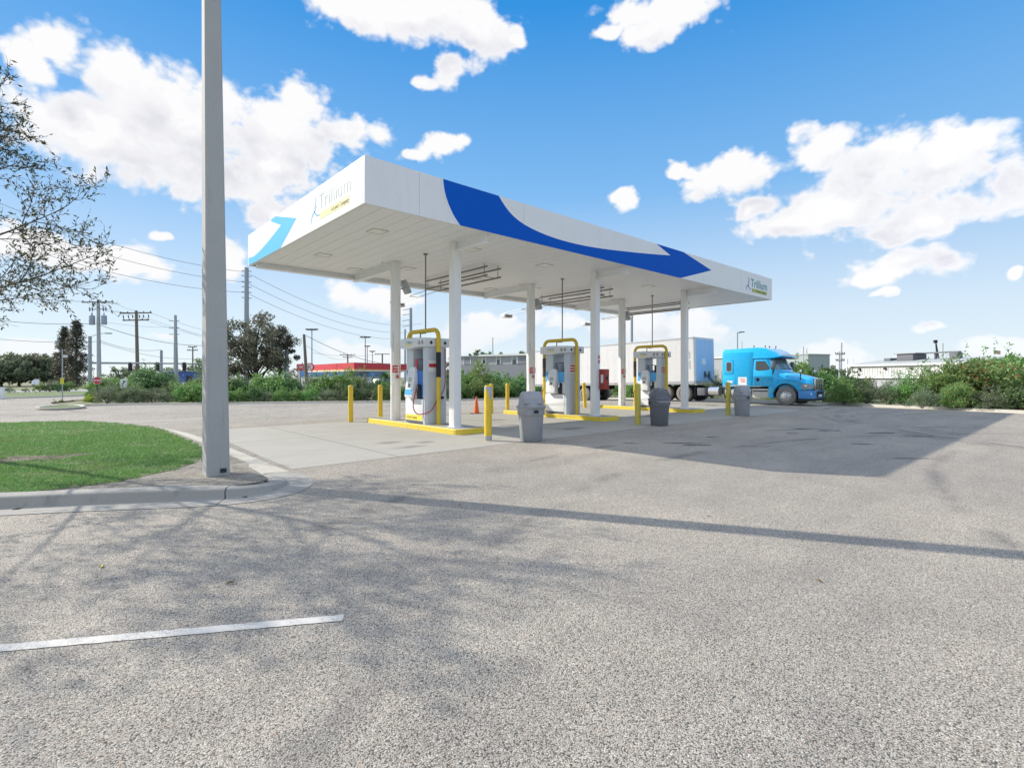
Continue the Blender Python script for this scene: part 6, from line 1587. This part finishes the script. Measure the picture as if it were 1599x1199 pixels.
m = MB(); m.box(L * .46, L * .72, 3.9, 4.3, H + 1.55, H + 1.72); m.box(L * .66, L * .72, 3.7, 4.5, H + .8, H + 1.549); m.box(L * .53, L * .54, 4.0, 4.2, H + .8, H + 1.549); m.build('roof_duct', GREYDK, t, smooth=0)
MB().box(L * .13, L * .19, 3.4, 4.8, H + .7, H + 1.15).build('roof_vent', GREYDK, t, bevel=.05)
MB().box(L * .05, L * .25, -.03, -.001, .2, zl - .4).build('garage_door', GW2, t, smooth=0)
# flat grey block behind the bonnet, pale wall left of the sleeper
a, L, ang = place(1229, 92, 1262, 88); zs = zg(a.x, a.y)
t = thing('grey_block', 'plain grey block building showing above the truck bonnet', 'building', (a.x, a.y, zs), ang); H = hz(554.5, 90) - zs
MB().box(0, L, 0, 5, -.2, H).build('wall', M('wall_sage', (.33, .38, .38), .7), t, smooth=0); MB().box(-.1, L + .1, -.1, 5.1, H, H + .15).build('roof', GALV, t, smooth=0)
MB().box(L * .2, L * .45, -.04, -.001, 1.4, 2.6).build('window', GLASS, t, smooth=0)
a, L, ang = place(1085, 82, 1128, 78); zs = zg(a.x, a.y)
t = thing('pale_building', 'pale walled building seen in the gap between trailer and cab', 'building', (a.x, a.y, zs), ang); H = hz(560, 80) - zs
MB().box(0, L, 0, 5, -.2, H).build('wall', GW, t, smooth=0); MB().box(-.1, L + .1, -.15, 5.1, H, H + .18).build('roof', SIGNWHITE, t, smooth=0)
MB().box(L * .6, L * .8, -.04, -.001, 1.2, 2.4).build('window', GLASS, t, smooth=0)
# elevated pipe line on trestles between the poles and the warehouse
a, L, ang = place(1262, 95, 1345, 88); zs = zg(a.x, a.y); H = hz(559, 92) - zs
t = thing('pipe_trestle', 'thin white pipe on slender trestle legs left of the warehouse', 'pipe bridge', (a.x, a.y, zs), ang)
MB().box(0, L, -.06, .06, H - .1, H).build('pipe', SIGNWHITE, t, smooth=0)
for u in (.1, .35, .6, .85): MB().box(L * u - .07, L * u + .07, -.05, .05, -.2, H - .101).build('leg', SIGNWHITE, t, smooth=0)
# lattice boom and flag
x, y = spot(1470, 112); zs = zg(x, y)
t = thing('crane_boom', 'dark lattice crane boom leaning over the warehouse roof', 'crane', (x, y, zs), R(-41.9)); H = hz(532, 112) - zs
m = MB(); tip = (-1.25, 0, H)
for b in ((-.35, 0, 0), (.55, 0, 0), (.1, .8, 0), (.1, -.6, 0)): m.tube([b, tip], .11, 5)
for i in range(1, 9):
    u = i / 9; p = Vector((-.35, 0, 0)).lerp(Vector(tip), u); q = Vector((.55, 0, 0)).lerp(Vector(tip), min(1, u + .07)); m.tube([p, q], .03, 4)
m.build('lattice', CHASSIS, t); MB().box(-1.6, -.95, -.2, .2, H - .5, H + .15).build('boom_head', CHASSIS, t, bevel=.04)
MB().box(-1.5, 1.6, -1.2, 1.2, 0, 1.9).build('cab', SIGNYEL, t, bevel=.1)
x, y = spot(1552, 110); zs = zg(x, y)
t = thing('flag', 'small striped flag flying above the thicket on the right', 'flag', (x, y, zs), R(-41.9)); H = hz(546, 110) - zs
MB().tube([(0, 0, 0), (0, 0, H)], .06, 8).build('flagpole', POLECON, t)
def cloth(nm, mt, x0, x1, z0, z1, off):
    n = 10; vs = []; fs = []
    for i in range(n + 1):
        x = x0 + (x1 - x0) * i / n; w = .10 * math.sin(x * 4.2); dz = -.18 * x / 1.3
        vs += [(x, w + off, z0 + dz), (x, w + off, z1 + dz), (x, w + off + .01, z1 + dz), (x, w + off + .01, z0 + dz)]
    for i in range(n):
        for k in range(4): fs.append((4 * i + k, 4 * i + (k + 1) % 4, 4 * i + 4 + (k + 1) % 4, 4 * i + 4 + k))
    return MB().add(vs, fs).build(nm, mt, t)
fl = cloth('cloth', SIGNWHITE, .06, 1.35, H - .85, H - .05, 0)
for k in range(4):
    s_ = cloth('stripe', RED, .06, 1.352, H - .85 + .115 * 2 * k * .87, H - .85 + .115 * (2 * k + 1) * .87, -.006); s_.parent = fl
s_ = cloth('canton', M('flag_blue', (.03, .05, .2), .7), .06, .6, H - .47, H - .049, -.012); s_.parent = fl

# parked cars at the red station
def car(px, d, mt, lab, rz, van=False):
    x, y = spot(px, d); t = thing('parked_car', lab, 'car', (x, y, zg(x, y) + .1), rz, 'cars parked at the red station')
    h = 1.75 if van else 1.45
    prof = [(-2.2, .32), (-2.22, .75), (-1.9, .95), (-.95 if not van else -1.6, 1.0), (-.45 if not van else -1.2, h), (1.2, h), (1.75 if not van else 2.1, 1.0), (2.2, .92), (2.22, .4), (2.1, .3)]
    b = MB().prism(prof, 'y', -.88, .88).build('body', mt, t, bevel=.09, seg=3)
    for s in (-1, 1):
        m = MB(); m.prism([(-.78 if not van else -1.4, 1.0), (-.42 if not van else -1.1, h - .1), (1.1, h - .1), (1.55, 1.0)], 'y', *sorted((s * .881, s * .888))); m.build('side_window', GLASS, b, smooth=0)
        for wx in (-1.35, 1.35):
            m = MB(); m.tube([(wx, s * .70, .32), (wx, s * .90, .32)], .32, 18); w_ = m.build('wheel', TYRE, t)
            m = MB(); m.tube([(wx, s * .901, .32), (wx, s * .912, .32)], .2, 14); m.build('rim', RIM, w_)
        MB().box(-2.235, -2.20, s * .62 - .16, s * .62 + .16, .68, .8).build('headlight', LENS, b, smooth=0)
    return t
car(555, 74, M('car_dark', (.05, .06, .08), .3, coat=.5), 'dark parked car under the red station canopy', R(20))
car(580, 80, M('car_silver', (.5, .52, .55), .3, metal=.4), 'silver parked car at the red station', R(30))
car(600, 74, M('car_navy', (.03, .05, .12), .3, coat=.5), 'navy parked van right of the silver car', R(15), True)

# bits lying on the asphalt
LFM = M('dead_leaf', (.16, .11, .05), .8, var=.3); LFY = M('dead_leaf_yellow', (.40, .38, .10), .8, var=.2)
for i, (x, y, mt, L) in enumerate(((1.06, 4.43, LFM, .07), (4.49, 1.42, LFM, .06), (.62, 8.23, LFM, .10), (.81, 8.11, LFM, .07), (1.95, 7.46, BLACK, .12), (-.25, 8.6, LFM, .10), (.35, 5.55, LFY, .08), (2.9, 1.25, LFM, .03), (3.8, 5.2, LFM, .05), (5.6, 2.9, LFM, .04))):
    m = MB(); m.add([(-L / 2, 0, .006), (0, L * .2, .02), (L / 2, 0, .008), (0, -L * .2, .016), (-L / 2, 0, .003), (0, L * .2, .012), (L / 2, 0, .004), (0, -L * .2, .010)], [(0, 1, 2, 3), (7, 6, 5, 4), (0, 4, 5, 1), (1, 5, 6, 2), (2, 6, 7, 3), (3, 7, 4, 0)])
    o = m.build('fallen_leaf', mt, None, loc=(x, y, .004), rot=(0, 0, i * 1.3)); tag(o, 'dry curled leaf lying on the asphalt or gutter', 'leaf', 'dry leaves on the ground')
